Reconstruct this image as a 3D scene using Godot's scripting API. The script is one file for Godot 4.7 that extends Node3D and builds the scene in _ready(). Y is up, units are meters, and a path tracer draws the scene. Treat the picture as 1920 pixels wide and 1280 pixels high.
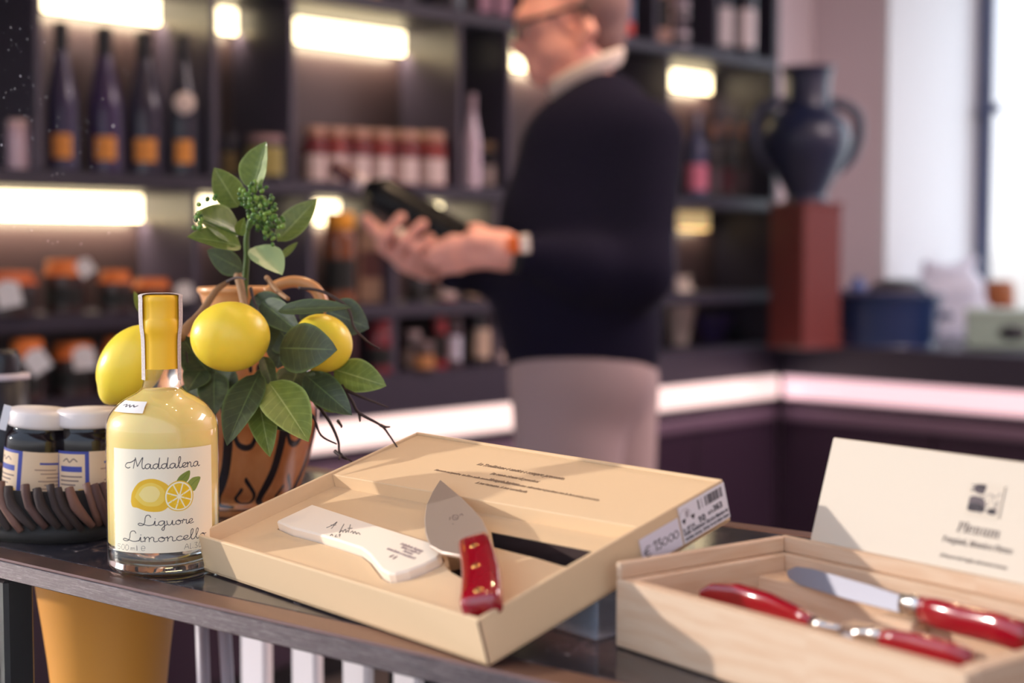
extends Node3D
# A shop display shelf seen through the shop window, wall of lit shelves behind.

const F := 2800.0                 # focal length in pixels of a 1920 x 1280 frame
const EYE := Vector3(0, 1.1226, 0)
const SH := 0.9                   # top of the display shelf
var FWD := Vector3.ZERO
var UPV := Vector3.ZERO
var WU := Vector3(0.7, 0, -0.714).normalized()    # along the shelf wall
var WN := Vector3(0.714, 0, 0.7).normalized()     # out of the shelf wall
var WO := Vector3(0, 0, -4.24)
var SE := Vector3(0.781, 0, 0.625).normalized()   # along the display shelf
var SN := Vector3(-0.625, 0, 0.781).normalized()  # towards the street
var SQ := Vector3(-0.1563, 0, -0.8997)            # a point of the shelf's front edge
var taken := {}
var mats := {}
var M := {}
var rng := RandomNumberGenerator.new()

# ---------------------------------------------------------------- measuring
func ray(x: float, y: float) -> Vector3:
	return FWD + Vector3.RIGHT * ((x - 960.0) / F) + UPV * ((640.0 - y) / F)

func at(x: float, y: float, d: float) -> Vector3:
	return EYE + ray(x, y) * d

func on_plane(x: float, y: float, p: Vector3, n: Vector3) -> Vector3:
	var r := ray(x, y)
	return EYE + r * ((p - EYE).dot(n) / r.dot(n))

func on_height(x: float, y: float, h: float) -> Vector3:
	return on_plane(x, y, Vector3(0, h, 0), Vector3.UP)

func wall(x: float, y: float, off := 0.0) -> Vector3:      # (along, height, out) on the shelf wall
	var p := on_plane(x, y, WO + WN * off, WN) - WO
	return Vector3(p.dot(WU), p.y, off)

func W(s: float, h: float, off: float) -> Vector3:
	return WO + WU * s + WN * off + Vector3.UP * h

func S(e: float, h: float, o: float) -> Vector3:            # display shelf frame
	return SQ + SE * e + SN * o + Vector3.UP * h

# ---------------------------------------------------------------- objects
func numbered(n: String) -> String:
	if not taken.has(n):
		taken[n] = 0
		return n
	taken[n] += 1
	return "%s_%03d" % [n, taken[n]]

func thing(n: String, label: String, category: String, pos := Vector3.ZERO, b := Basis(), group := "") -> Node3D:
	var o := Node3D.new()
	o.name = numbered(n)
	add_child(o)
	o.transform = Transform3D(b, pos)
	o.set_meta("label", label)
	o.set_meta("category", category)
	if group:
		o.set_meta("group", group)
	return o

func structure(n: String, label: String, pos := Vector3.ZERO, b := Basis()) -> Node3D:
	var o := Node3D.new()
	o.name = n
	add_child(o)
	o.transform = Transform3D(b, pos)
	o.set_meta("kind", "structure")
	o.set_meta("label", label)
	return o

func part(n: String, st: Variant, m: Material, parent: Node3D, label := "") -> MeshInstance3D:
	var o := MeshInstance3D.new()
	o.name = n
	if st is SurfaceTool:
		st.generate_normals()
		st.index()
		o.mesh = st.commit()
	else:
		o.mesh = st
	o.material_override = m
	if label:
		o.set_meta("label", label)
	parent.add_child(o, true)
	return o

func copy(src: Node3D, label: String, pos: Vector3, b: Basis, group := "") -> Node3D:
	var c: Node3D = src.duplicate()
	c.name = numbered(str(src.name).rstrip("0123456789_"))
	add_child(c)
	c.transform = Transform3D(b, pos)
	c.set_meta("label", label)
	if group:
		c.set_meta("group", group)
	return c

# ---------------------------------------------------------------- materials
func rgb(r: float, g: float, b: float) -> Color:
	return Color(r / 255.0, g / 255.0, b / 255.0)

func mat(c: Color, rough := 0.6, metal := 0.0, o := {}) -> StandardMaterial3D:
	var key := str(c, rough, metal, o)
	if mats.has(key):
		return mats[key]
	var m := StandardMaterial3D.new()
	m.albedo_color = c
	m.roughness = rough
	m.metallic = metal
	for k in o:
		m.set(k, o[k])
	mats[key] = m
	return m

func glow(c: Color, e: float) -> StandardMaterial3D:
	return mat(c, 0.5, 0.0, {"emission_enabled": true, "emission": c, "emission_energy_multiplier": e})

func clear(c: Color, a: float, rough := 0.02, spec := 0.5) -> StandardMaterial3D:
	c.a = a
	return mat(c, rough, 0.0, {"transparency": BaseMaterial3D.TRANSPARENCY_ALPHA, "metallic_specular": spec})

func noise_tex(freq: float, lo: Color, hi: Color, size := 256, kind := FastNoiseLite.TYPE_SIMPLEX_SMOOTH, octaves := 4) -> ImageTexture:
	var n := FastNoiseLite.new()
	n.noise_type = kind
	n.frequency = freq
	n.fractal_octaves = octaves
	n.seed = 7
	var im := Image.create(size, size, false, Image.FORMAT_RGB8)
	for y in size:
		for x in size:
			var fx := float(x) / size
			var fy := float(y) / size
			var a := n.get_noise_2d(x, y) * (1 - fx) + n.get_noise_2d(x - size, y) * fx
			var b := n.get_noise_2d(x, y - size) * (1 - fx) + n.get_noise_2d(x - size, y - size) * fx
			im.set_pixel(x, y, lo.lerp(hi, clampf(0.5 + 0.9 * (a * (1 - fy) + b * fy), 0, 1)))
	return ImageTexture.create_from_image(im)

# ---------------------------------------------------------------- shapes
func tool() -> SurfaceTool:
	var st := SurfaceTool.new()
	st.begin(Mesh.PRIMITIVE_TRIANGLES)
	return st

func tri(st: SurfaceTool, a: Vector3, b: Vector3, c: Vector3, mid: Vector3) -> void:
	if (b - a).cross(c - a).dot(a + b + c - 3.0 * mid) > 0:
		var t := b
		b = c
		c = t
	for p in [a, b, c]:
		st.set_uv(Vector2(p.x, p.y))
		st.add_vertex(p)

func quad(st: SurfaceTool, a: Vector3, b: Vector3, c: Vector3, d: Vector3, mid: Vector3) -> void:
	tri(st, a, b, c, mid)
	tri(st, a, c, d, mid)

func box(st: SurfaceTool, lo: Vector3, hi: Vector3, bev := 0.002, xf := Transform3D()) -> SurfaceTool:
	st.set_smooth_group(-1)
	var c := (lo + hi) / 2
	var h := (hi - lo).abs() / 2
	bev = minf(bev, minf(h.x, minf(h.y, h.z)) * 0.5)
	var q := func(k: int, s: Vector3) -> Vector3:
		var v := Vector3(h.x - bev, h.y - bev, h.z - bev)
		v[k] = h[k]
		return xf * (c + v * s)
	var mid := xf * c
	for k in 3:
		var i := (k + 1) % 3
		var j := (k + 2) % 3
		for sk in [-1.0, 1.0]:
			var ps := []
			for t in [[-1.0, -1.0], [1.0, -1.0], [1.0, 1.0], [-1.0, 1.0]]:
				var s := Vector3.ZERO
				s[k] = sk
				s[i] = t[0]
				s[j] = t[1]
				ps.append(q.call(k, s))
			quad(st, ps[0], ps[1], ps[2], ps[3], mid)
			if bev > 0.0:
				for si in [-1.0, 1.0]:          # the edge between faces k and i
					var s0 := Vector3.ZERO
					s0[k] = sk
					s0[i] = si
					s0[j] = -1.0
					var s1 := s0
					s1[j] = 1.0
					quad(st, q.call(k, s0), q.call(k, s1), q.call(i, s1), q.call(i, s0), mid)
	if bev > 0.0:
		for n in 8:
			var s := Vector3(1.0 if n & 1 else -1.0, 1.0 if n & 2 else -1.0, 1.0 if n & 4 else -1.0)
			tri(st, q.call(0, s), q.call(1, s), q.call(2, s), mid)
	return st

func lathe(st: SurfaceTool, prof: Array, seg := 32, xf := Transform3D(), a0 := 0.0, a1 := TAU) -> SurfaceTool:
	st.set_smooth_group(0)
	var n := prof.size()
	for i in n - 1:
		for j in seg:
			var ps := []
			var uv := []
			for t in [[i, j], [i, j + 1], [i + 1, j + 1], [i + 1, j]]:
				var a: float = a0 + (a1 - a0) * float(t[1] % seg if a1 - a0 >= TAU - 0.001 else t[1]) / seg
				var p: Vector2 = prof[t[0]]
				ps.append(xf * Vector3(p.x * cos(a), p.y, p.x * sin(a)))
				uv.append(Vector2(1.0 - float(t[1]) / seg, 1.0 - float(t[0]) / (n - 1)))
			for k in [0, 1, 3, 1, 2, 3]:
				st.set_uv(uv[k])
				st.add_vertex(ps[k])
	return st

func smooth(pts: Array, step := 4) -> Array:               # Catmull-Rom through 2D or 3D points
	var out := []
	var n := pts.size()
	for i in n - 1:
		var a = pts[maxi(i - 1, 0)]
		var b = pts[i]
		var c = pts[i + 1]
		var d = pts[mini(i + 2, n - 1)]
		for k in step:
			out.append(b.cubic_interpolate(c, a, d, float(k) / step))
	out.append(pts[n - 1])
	return out

func tube(st: SurfaceTool, pts: Array, r0: float, r1: float, seg := 8, mid_r := -1.0) -> SurfaceTool:
	st.set_smooth_group(0)
	var n := pts.size()
	var side := Vector3.ZERO
	var rings := []
	for i in n:
		var d: Vector3 = (pts[mini(i + 1, n - 1)] - pts[maxi(i - 1, 0)]).normalized()
		if side == Vector3.ZERO:
			side = d.cross(Vector3.UP if absf(d.y) < 0.9 else Vector3.RIGHT).normalized()
		side = (side - d * side.dot(d)).normalized()
		var up := d.cross(side)
		var f := float(i) / (n - 1)
		var r := lerpf(r0, r1, f)
		if mid_r > 0.0:
			r = lerpf(r, mid_r, 1.0 - absf(2.0 * f - 1.0))
		var ring := []
		for j in seg:
			var a := TAU * j / seg
			ring.append(pts[i] + (side * cos(a) + up * sin(a)) * r)
		rings.append(ring)
	for i in n - 1:
		for j in seg:
			var mid: Vector3 = (pts[i] + pts[i + 1]) / 2
			quad(st, rings[i][j], rings[i][(j + 1) % seg], rings[i + 1][(j + 1) % seg], rings[i + 1][j], mid)
	for e in [0, n - 1]:
		for j in seg:
			tri(st, pts[e], rings[e][j], rings[e][(j + 1) % seg], pts[n / 2])
	return st

func extrude(st: SurfaceTool, poly: Array, h0: float, h1: float, xf := Transform3D(), bev := 0.0) -> SurfaceTool:
	# a polygon in x-z, raised from h0 to h1
	st.set_smooth_group(-1)
	var pv := PackedVector2Array(poly)
	if not Geometry2D.is_polygon_clockwise(pv):
		pv.reverse()
	var n := pv.size()
	var inner := PackedVector2Array()
	for i in n:
		var d0 := (pv[i] - pv[(i + n - 1) % n]).normalized()
		var d1 := (pv[(i + 1) % n] - pv[i]).normalized()
		var nn := (d0 + d1).normalized().orthogonal()
		var p := pv[i] + nn * bev
		inner.append(p if Geometry2D.is_point_in_polygon(p, pv) or bev == 0.0 else pv[i] - nn * bev)
	var v := func(p: Vector2, h: float) -> Vector3: return xf * Vector3(p.x, h, p.y)
	var up := (xf.basis * Vector3.UP).normalized()
	var tris := Geometry2D.triangulate_polygon(inner)
	for k in range(0, tris.size(), 3):
		var a: Vector3 = v.call(inner[tris[k]], h1)
		var b: Vector3 = v.call(inner[tris[k + 1]], h1)
		var c: Vector3 = v.call(inner[tris[k + 2]], h1)
		tri(st, a, b, c, (a + b + c) / 3 - up)
		a = v.call(pv[tris[k]], h0)
		b = v.call(pv[tris[k + 1]], h0)
		c = v.call(pv[tris[k + 2]], h0)
		tri(st, a, b, c, (a + b + c) / 3 + up)
	for i in n:
		var j := (i + 1) % n
		var m := (pv[i] + pv[j]) / 2
		var nn := (pv[j] - pv[i]).normalized().orthogonal() * 0.001
		if not Geometry2D.is_point_in_polygon(m + nn, pv):
			nn = -nn
		var mid: Vector3 = v.call(m + nn, (h0 + h1) / 2)
		quad(st, v.call(pv[i], h0), v.call(pv[j], h0), v.call(pv[j], h1 - bev), v.call(pv[i], h1 - bev), mid)
		if bev > 0.0:
			quad(st, v.call(pv[i], h1 - bev), v.call(pv[j], h1 - bev), v.call(inner[j], h1), v.call(inner[i], h1), mid)
	return st

func patch(st: SurfaceTool, a: Vector3, b: Vector3, c: Vector3, d: Vector3, nu := 1, nv := 1, thick := 0.0003) -> SurfaceTool:
	# a sheet with corners top left, top right, bottom right, bottom left; printed on its front; thick behind
	st.set_smooth_group(-1)
	var n := (d - a).cross(b - a).normalized() * thick
	for side in [0, 1]:
		var o: Vector3 = n * (1 - side)
		for u in nu:
			for v in nv:
				var q := []
				for t in [[u, v], [u + 1, v], [u + 1, v + 1], [u, v + 1]]:
					var p := Vector2(float(t[0]) / nu, float(t[1]) / nv)
					q.append([a.lerp(b, p.x).lerp(d.lerp(c, p.x), p.y) + o, p])
				for k in ([0, 1, 2, 0, 2, 3] if side == 0 else [0, 2, 1, 0, 3, 2]):
					st.set_uv(q[k][1])
					st.add_vertex(q[k][0])
	var mid := (a + b + c + d) / 4 + n / 2
	quad(st, a, b, b + n, a + n, mid)
	quad(st, b, c, c + n, b + n, mid)
	quad(st, c, d, d + n, c + n, mid)
	quad(st, d, a, a + n, d + n, mid)
	return st

func leaf(b: Vector3, t: Vector3, width: float, nrm: Vector3, fold := 0.25, curl := 0.15, ripple := 0.02) -> SurfaceTool:
	var st := tool()
	st.set_smooth_group(0)
	var ax := t - b
	var L := ax.length()
	ax /= L
	var side := ax.cross(nrm).normalized()
	var up := side.cross(ax)
	var nu := 12
	var nv := 6
	var grid := []
	for i in nu + 1:
		var u := float(i) / nu
		var hw := width / 2 * pow(sin(PI * pow(u, 0.78)), 0.8) if u < 1.0 else 0.0
		var row := []
		for j in nv + 1:
			var v := float(j) / nv * 2 - 1
			var p := b + ax * L * u + side * hw * v + up * (absf(v) * hw * fold - L * curl * (u * u - u * 0.4) + sin(u * 21 + v) * ripple * hw * absf(v))
			row.append(p)
		grid.append(row)
	for layer in 2:
		for i in nu:
			for j in nv:
				var ids := [[i, j], [i + 1, j], [i + 1, j + 1], [i, j + 1]]
				for k in ([0, 1, 2, 0, 2, 3] if layer == 0 else [0, 2, 1, 0, 3, 2]):
					st.set_uv(Vector2(float(ids[k][0]) / nu, float(ids[k][1]) / nv))
					st.set_smooth_group(layer)
					st.add_vertex(grid[ids[k][0]][ids[k][1]] - up * 0.0004 * layer)
	return st

func nets(st: SurfaceTool, bones: Array, cell: float, k := 0.03) -> SurfaceTool:
	# surface nets of a smooth union of tapered capsules [a, b, ra, rb]
	var lo := Vector3.INF
	var hi := -Vector3.INF
	for q in bones:
		var r: float = maxf(q[2], q[3]) + cell * 2 + k * 0.5
		lo = lo.min(q[0].min(q[1]) - Vector3.ONE * r)
		hi = hi.max(q[0].max(q[1]) + Vector3.ONE * r)
	var nx := int(ceil((hi.x - lo.x) / cell)) + 1
	var ny := int(ceil((hi.y - lo.y) / cell)) + 1
	var nz := int(ceil((hi.z - lo.z) / cell)) + 1
	var f := PackedFloat32Array()
	f.resize(nx * ny * nz)
	f.fill(10.0)
	for q in bones:
		var a: Vector3 = q[0]
		var ba: Vector3 = q[1] - a
		var ra: float = q[2]
		var rd: float = q[3] - q[2]
		var l2 := maxf(ba.length_squared(), 1e-9)
		var r: float = maxf(q[2], q[3]) + k + cell * 1.5
		var p0: Vector3 = ((q[0].min(q[1]) - Vector3.ONE * r - lo) / cell).floor().max(Vector3.ZERO)
		var p1: Vector3 = ((q[0].max(q[1]) + Vector3.ONE * r - lo) / cell).ceil().min(Vector3(nx - 1, ny - 1, nz - 1))
		for z in range(int(p0.z), int(p1.z) + 1):
			for y in range(int(p0.y), int(p1.y) + 1):
				var row := (z * ny + y) * nx
				for x in range(int(p0.x), int(p1.x) + 1):
					var pa := lo + Vector3(x, y, z) * cell - a
					var h := clampf(pa.dot(ba) / l2, 0.0, 1.0)
					var d := (pa - ba * h).length() - ra - rd * h
					var o := f[row + x]
					var m := maxf(k - absf(o - d), 0.0)
					f[row + x] = minf(o, d) - m * m * 0.25 / k
	var ids := PackedInt32Array()
	ids.resize(nx * ny * nz)
	ids.fill(-1)
	var vs := PackedVector3Array()
	var off := [0, 1, nx, nx + 1, nx * ny, nx * ny + 1, nx * ny + nx, nx * ny + nx + 1]
	var edges := [0, 1, 2, 3, 4, 5, 6, 7, 0, 2, 1, 3, 4, 6, 5, 7, 0, 4, 1, 5, 2, 6, 3, 7]
	for z in nz - 1:
		for y in ny - 1:
			for x in nx - 1:
				var b := (z * ny + y) * nx + x
				var neg := 0
				for o in off:
					if f[b + o] < 0.0:
						neg += 1
				if neg == 0 or neg == 8:
					continue
				var sum := Vector3.ZERO
				var cnt := 0
				for e in range(0, 24, 2):
					var i: int = edges[e]
					var j: int = edges[e + 1]
					var fa := f[b + off[i]]
					var fb := f[b + off[j]]
					if (fa < 0.0) != (fb < 0.0):
						var t := fa / (fa - fb)
						sum += Vector3(i & 1, (i >> 1) & 1, i >> 2).lerp(Vector3(j & 1, (j >> 1) & 1, j >> 2), t)
						cnt += 1
				ids[b] = vs.size()
				vs.append(lo + (Vector3(x, y, z) + sum / cnt) * cell)
	st.set_smooth_group(0)
	var steps := [1, nx, nx * ny]
	for z in range(1, nz - 1):
		for y in range(1, ny - 1):
			for x in range(1, nx - 1):
				var b := (z * ny + y) * nx + x
				for ax in 3:
					var fa := f[b]
					var fb := f[b + steps[ax]]
					if (fa < 0.0) == (fb < 0.0):
						continue
					var u: int = steps[(ax + 1) % 3]
					var v: int = steps[(ax + 2) % 3]
					var q := [ids[b], ids[b - u], ids[b - u - v], ids[b - v]]
					if q.min() < 0:
						continue
					for i in ([0, 1, 2, 0, 2, 3] if fa > 0.0 else [0, 2, 1, 0, 3, 2]):
						st.add_vertex(vs[q[i]])
	return st

# ---------------------------------------------------------------- drawing on images
func dot(im: Image, c: Vector2, r: float, col: Color) -> void:
	for y in range(maxi(int(c.y - r), 0), mini(int(c.y + r) + 1, im.get_height() - 1) + 1):
		for x in range(maxi(int(c.x - r), 0), mini(int(c.x + r) + 1, im.get_width() - 1) + 1):
			var d := Vector2(x + 0.5, y + 0.5).distance_to(c)
			if d < r + 0.5:
				im.set_pixel(x, y, im.get_pixel(x, y).lerp(col, clampf(r + 0.5 - d, 0, 1)))

func stroke(im: Image, pts: Array, w: float, col: Color, step := 10) -> void:
	var ps := smooth(pts, step)
	for i in ps.size() - 1:
		var n := int(ceil(ps[i].distance_to(ps[i + 1]) / maxf(w * 0.35, 0.7)))
		for k in n:
			dot(im, ps[i].lerp(ps[i + 1], float(k) / n), w / 2, col)

func blob(im: Image, poly: Array, col: Color) -> void:
	var pv := PackedVector2Array(smooth(poly + [poly[0]], 8))
	var lo := pv[0]
	var hi := pv[0]
	for p in pv:
		lo = lo.min(p)
		hi = hi.max(p)
	for y in range(maxi(int(lo.y), 0), mini(int(hi.y), im.get_height() - 1) + 1):
		for x in range(maxi(int(lo.x), 0), mini(int(hi.x), im.get_width() - 1) + 1):
			if Geometry2D.is_point_in_polygon(Vector2(x, y), pv):
				im.set_pixel(x, y, col)

func glyphs() -> Dictionary:                                # cursive letters: advance, then strokes
	var v := func(s: String) -> Array:
		var out := []
		for line in s.split("|"):
			var l := []
			for p in line.split(";"):
				var xy := p.split_floats(",")
				l.append(Vector2(xy[0], xy[1]))
			out.append(l)
		return out
	var bowl := ".95,.85;.6,1;.2,.75;.1,.3;.35,0;.7,.2;"
	return {
		"a": [1.25, v.call(bowl + ".95,.85;.92,.3;1.05,0;1.3,.15")],
		"d": [1.3, v.call(bowl + "1.0,1.2;1.12,2.2;.95,.4;1.05,0;1.35,.15")],
		"l": [0.72, v.call("0,.15;.42,1.2;.55,2.1;.4,2.3;.25,1.8;.25,.5;.4,0;.78,.15")],
		"e": [0.85, v.call("0,.2;.5,.45;.7,.8;.5,1;.2,.75;.15,.3;.4,0;.9,.2")],
		"n": [1.1, v.call("0,.8;.13,1;.15,0|.15,.5;.45,1;.7,.85;.7,.2;.85,0;1.15,.15")],
		"m": [1.65, v.call("0,.8;.13,1;.15,0|.15,.5;.42,1;.65,.85;.66,0|.66,.5;.95,1;1.2,.85;1.2,.2;1.38,0;1.7,.15")],
		"i": [0.6, v.call("0,.15;.2,1;.2,.2;.35,0;.65,.15|.22,1.5;.26,1.5")],
		"q": [1.25, v.call(bowl + ".95,.9|.95,.9;.9,-.6;.75,-1.15;.55,-.8;.9,-.2;1.3,.15")],
		"u": [1.15, v.call("0,.95;.08,.3;.3,0;.6,.2;.8,1|.8,1;.8,.2;.95,0;1.2,.15")],
		"o": [1.05, v.call(".5,1;.15,.7;.15,.25;.45,0;.8,.3;.75,.8;.5,1;.6,.75;1.1,.85")],
		"r": [0.9, v.call("0,.2;.2,1.05;.35,.85;.65,.9;.6,.3;.75,0;1,.15")],
		"c": [0.82, v.call(".75,.8;.5,1;.15,.7;.12,.3;.4,0;.88,.2")],
		"M": [2.35, v.call("-.15,.2;-.6,.02;-1.05,.4;-.7,1.05;.1,1.3;.75,1.85;.85,2.2;.62,1;.45,0|.85,2.2;1.08,.9;1.2,.5;1.7,1.6;2.08,2.3;1.95,1.2;1.95,.3;2.12,0;2.4,.15")],
		"L": [1.9, v.call("1.5,1.85;1.3,2.3;.9,2.2;.7,1.6;.65,.8;.4,.1;-.1,0;-.35,.25;-.1,.5;.5,.25;1.1,0;1.6,.08;1.95,.3")],
	}

func write(im: Image, text: String, x0: float, x1: float, base: float, xh: float, w: float, col: Color) -> void:
	var g := glyphs()
	var total := 0.0
	for ch in text:
		total += g[ch][0]
	var sx := (x1 - x0) / total
	var x := x0
	for ch in text:
		for line in g[ch][1]:
			var l := []
			for p in line:
				l.append(Vector2(x + p.x * sx, base - p.y * xh))
			stroke(im, l, w, col)
		x += g[ch][0] * sx

func image(w: int, h: int, c: Color) -> Image:
	var im := Image.create(w, h, false, Image.FORMAT_RGB8)
	im.fill(c)
	return im

func lettering(text: String, size: float, font_name := "Droid Serif", slant := 0.0, bold := false) -> TextMesh:
	var tm := TextMesh.new()
	var f := SystemFont.new()
	f.font_names = PackedStringArray([font_name])
	if bold:
		f.font_weight = 700
	if slant != 0.0:
		var fv := FontVariation.new()
		fv.base_font = f
		fv.variation_transform = Transform2D(Vector2(1, slant), Vector2(0, 1), Vector2.ZERO)
		tm.font = fv
	else:
		tm.font = f
	tm.text = text
	tm.font_size = 32
	tm.pixel_size = size / 32.0
	tm.depth = 0.0002
	tm.curve_step = 4.0
	return tm

# ================================================================ the scene
func _ready() -> void:
	rng.seed = 11
	var p := atan(170.0 / F)
	FWD = Vector3(0, -sin(p), -cos(p))
	UPV = Vector3(0, cos(p), -sin(p))
	# camera
	var cam := Camera3D.new()
	cam.name = "camera"
	add_child(cam)
	cam.transform = Transform3D(Basis(Vector3.RIGHT, -p), EYE)
	cam.fov = rad_to_deg(2.0 * atan(640.0 / F))
	cam.near = 0.02
	cam.far = 200.0
	var lens := CameraAttributesPhysical.new()
	lens.frustum_focal_length = 12.0 / (640.0 / F)
	lens.frustum_focus_distance = 1.05
	lens.exposure_aperture = 3.9
	cam.attributes = lens
	cam.current = true
	# sky: bright overcast day
	var sky := ProceduralSkyMaterial.new()
	sky.sky_top_color = Color(0.80, 0.86, 0.96)
	sky.sky_horizon_color = Color(0.97, 0.97, 0.98)
	sky.ground_bottom_color = Color(0.45, 0.44, 0.45)
	sky.ground_horizon_color = Color(0.96, 0.95, 0.95)
	sky.ground_curve = 0.06
	sky.sky_energy_multiplier = 1.3
	sky.ground_energy_multiplier = 1.15
	var env := Environment.new()
	env.background_mode = Environment.BG_SKY
	env.sky = Sky.new()
	env.sky.sky_material = sky
	env.tonemap_mode = Environment.TONE_MAPPER_LINEAR
	env.tonemap_exposure = 1.0
	env.sdfgi_enabled = true
	env.ssao_enabled = true
	env.ssil_enabled = true
	var we := WorldEnvironment.new()
	we.name = "environment"
	we.environment = env
	add_child(we)
	# low pale sun from the street
	var sun := DirectionalLight3D.new()
	sun.name = "sun"
	add_child(sun)
	sun.look_at_from_position(Vector3(-0.957, 0.225, -0.18), Vector3.ZERO)
	sun.light_color = Color(1.0, 0.97, 0.93)
	sun.light_energy = 0.95
	sun.light_angular_distance = 1.2
	sun.shadow_enabled = true
	make_materials()
	build_room()
	build_lamps()
	build_big_lights()
	build_shelf_unit()
	build_display_shelf()
	build_bottle()
	build_plant()
	build_gift_box()
	build_knife_box()
	build_left_goods()
	build_below()
	build_person()
	build_goods()
	build_counter_goods()

func make_materials() -> void:
	M.plaster = mat(rgb(232, 218, 222), 0.9)
	M.white = mat(rgb(225, 226, 228), 0.85)
	M.floor = mat(rgb(92, 82, 80), 0.35)
	M.ceiling = mat(rgb(150, 142, 138), 0.9)
	M.frame = mat(rgb(76, 84, 116), 0.5)
	M.shelf = mat(rgb(40, 34, 54), 0.45)
	M.panel = mat(rgb(58, 44, 48), 0.32, 0.0)
	M.divider = mat(rgb(64, 57, 76), 0.3, 0.0)
	M.steel = mat(rgb(168, 152, 148), 0.34, 1.0)
	M.bright_steel = mat(rgb(215, 210, 205), 0.22, 1.0)
	M.door = mat(rgb(58, 42, 60), 0.25)
	M.rail = mat(rgb(120, 98, 120), 0.25)
	M.top_steel = mat(rgb(150, 122, 116), 0.38, 1.0)
	M.led = glow(Color(1.0, 0.92, 0.74), 5.0)
	M.strip = glow(Color(1.0, 0.90, 0.88), 0.84)
	M.strip_dim = glow(Color(1.0, 0.84, 0.88), 0.8)
	M.black = mat(rgb(16, 16, 22), 0.3)
	M.paper = mat(rgb(232, 222, 205), 0.8)
	M.white_paper = mat(rgb(228, 224, 226), 0.8)
	M.kraft = mat(rgb(222, 190, 150), 0.75, 0.0, {"normal_enabled": true, "normal_scale": 0.18, "normal_texture": bumps(), "uv1_triplanar": true, "uv1_scale": Vector3(26, 26, 26)})
	M.kraft_dark = mat(rgb(214, 172, 128), 0.7)
	M.red = mat(rgb(150, 2, 26), 0.18, 0.0, {"clearcoat_enabled": true, "clearcoat": 1.0, "clearcoat_roughness": 0.05})
	M.glass = clear(Color(0.95, 0.97, 0.95), 0.06)
	# pale wood with a fine grain
	var g := image(512, 512, Color.WHITE)
	var n := FastNoiseLite.new()
	n.seed = 3
	n.frequency = 0.011
	for y in 512:
		for x in 512:
			var t := 0.5 + 0.5 * sin((y + 26.0 * n.get_noise_2d(x * 0.25, y)) * 0.19 + 3.0 * n.get_noise_2d(x * 0.1, y * 3.0))
			var fine := n.get_noise_2d(x * 0.6, y * 14.0)
			g.set_pixel(x, y, rgb(238, 212, 184).lerp(rgb(226, 190, 158), clampf(0.55 * t + 0.45 * fine, 0, 1)))
	var wt := ImageTexture.create_from_image(g)
	M.wood = mat(rgb(228, 220, 214), 0.6, 0.0, {"albedo_texture": wt, "uv1_triplanar": true, "uv1_scale": Vector3(7, 7, 7)})
	M.pale_wood = mat(rgb(242, 232, 224), 0.6, 0.0, {"albedo_texture": wt, "uv1_triplanar": true, "uv1_scale": Vector3(5, 5, 5)})
	M.board_wood = mat(rgb(244, 228, 208), 0.65, 0.0)
	# dark stone with pale veins
	var s := image(512, 512, rgb(30, 31, 42))
	n.frequency = 0.006
	for y in 512:
		for x in 512:
			var v := absf(n.get_noise_2d(x, y) + 0.25 * n.get_noise_2d(x * 4.0, y * 4.0))
			var w := absf(n.get_noise_2d(x + 900.0, y * 1.3 + 300.0) + 0.2 * n.get_noise_2d(x * 5.0, y * 5.0))
			var c := rgb(30, 30, 40).lerp(rgb(70, 58, 60), clampf(0.5 + n.get_noise_2d(x * 2.0, y * 2.0), 0, 1) * 0.5)
			c = c.lerp(rgb(205, 190, 182), clampf(1.0 - v * 60.0, 0, 1) * 0.6)
			c = c.lerp(rgb(150, 120, 104), clampf(1.0 - w * 40.0, 0, 1) * 0.7)
			s.set_pixel(x, y, c)
	M.stone = mat(Color.WHITE, 0.12, 0.0, {"albedo_texture": ImageTexture.create_from_image(s), "uv1_triplanar": true, "uv1_scale": Vector3(2.2, 2.2, 2.2)})
	# leaf: midrib, side veins, paler margin
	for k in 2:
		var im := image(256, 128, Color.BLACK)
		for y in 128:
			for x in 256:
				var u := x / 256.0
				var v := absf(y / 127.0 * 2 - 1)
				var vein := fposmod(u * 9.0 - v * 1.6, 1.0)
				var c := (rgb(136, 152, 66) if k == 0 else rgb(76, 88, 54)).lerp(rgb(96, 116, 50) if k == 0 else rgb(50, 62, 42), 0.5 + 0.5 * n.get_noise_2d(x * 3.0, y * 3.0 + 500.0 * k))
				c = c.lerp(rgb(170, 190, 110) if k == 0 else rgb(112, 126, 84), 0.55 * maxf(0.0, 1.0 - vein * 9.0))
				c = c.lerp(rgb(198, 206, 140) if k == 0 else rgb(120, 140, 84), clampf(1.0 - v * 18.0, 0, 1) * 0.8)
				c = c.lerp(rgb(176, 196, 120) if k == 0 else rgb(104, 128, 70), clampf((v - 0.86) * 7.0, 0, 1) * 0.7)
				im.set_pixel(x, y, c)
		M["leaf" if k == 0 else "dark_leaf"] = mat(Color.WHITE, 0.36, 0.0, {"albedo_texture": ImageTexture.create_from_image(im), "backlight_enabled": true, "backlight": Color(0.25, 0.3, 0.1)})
	M.pale_leaf = mat(rgb(176, 196, 140), 0.4, 0.0, {"backlight_enabled": true, "backlight": Color(0.35, 0.4, 0.2)})
	M.stem = mat(rgb(84, 112, 48), 0.55)
	M.twig = mat(rgb(58, 40, 40), 0.7)
	M.bark = mat(rgb(150, 112, 78), 0.7)
	M.lemon = mat(rgb(252, 222, 66), 0.34, 0.0, {"normal_enabled": true, "normal_scale": 0.35, "normal_texture": bumps(), "uv1_triplanar": true, "uv1_scale": Vector3(16, 16, 16), "subsurf_scatter_enabled": true, "subsurf_scatter_strength": 0.15})

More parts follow.
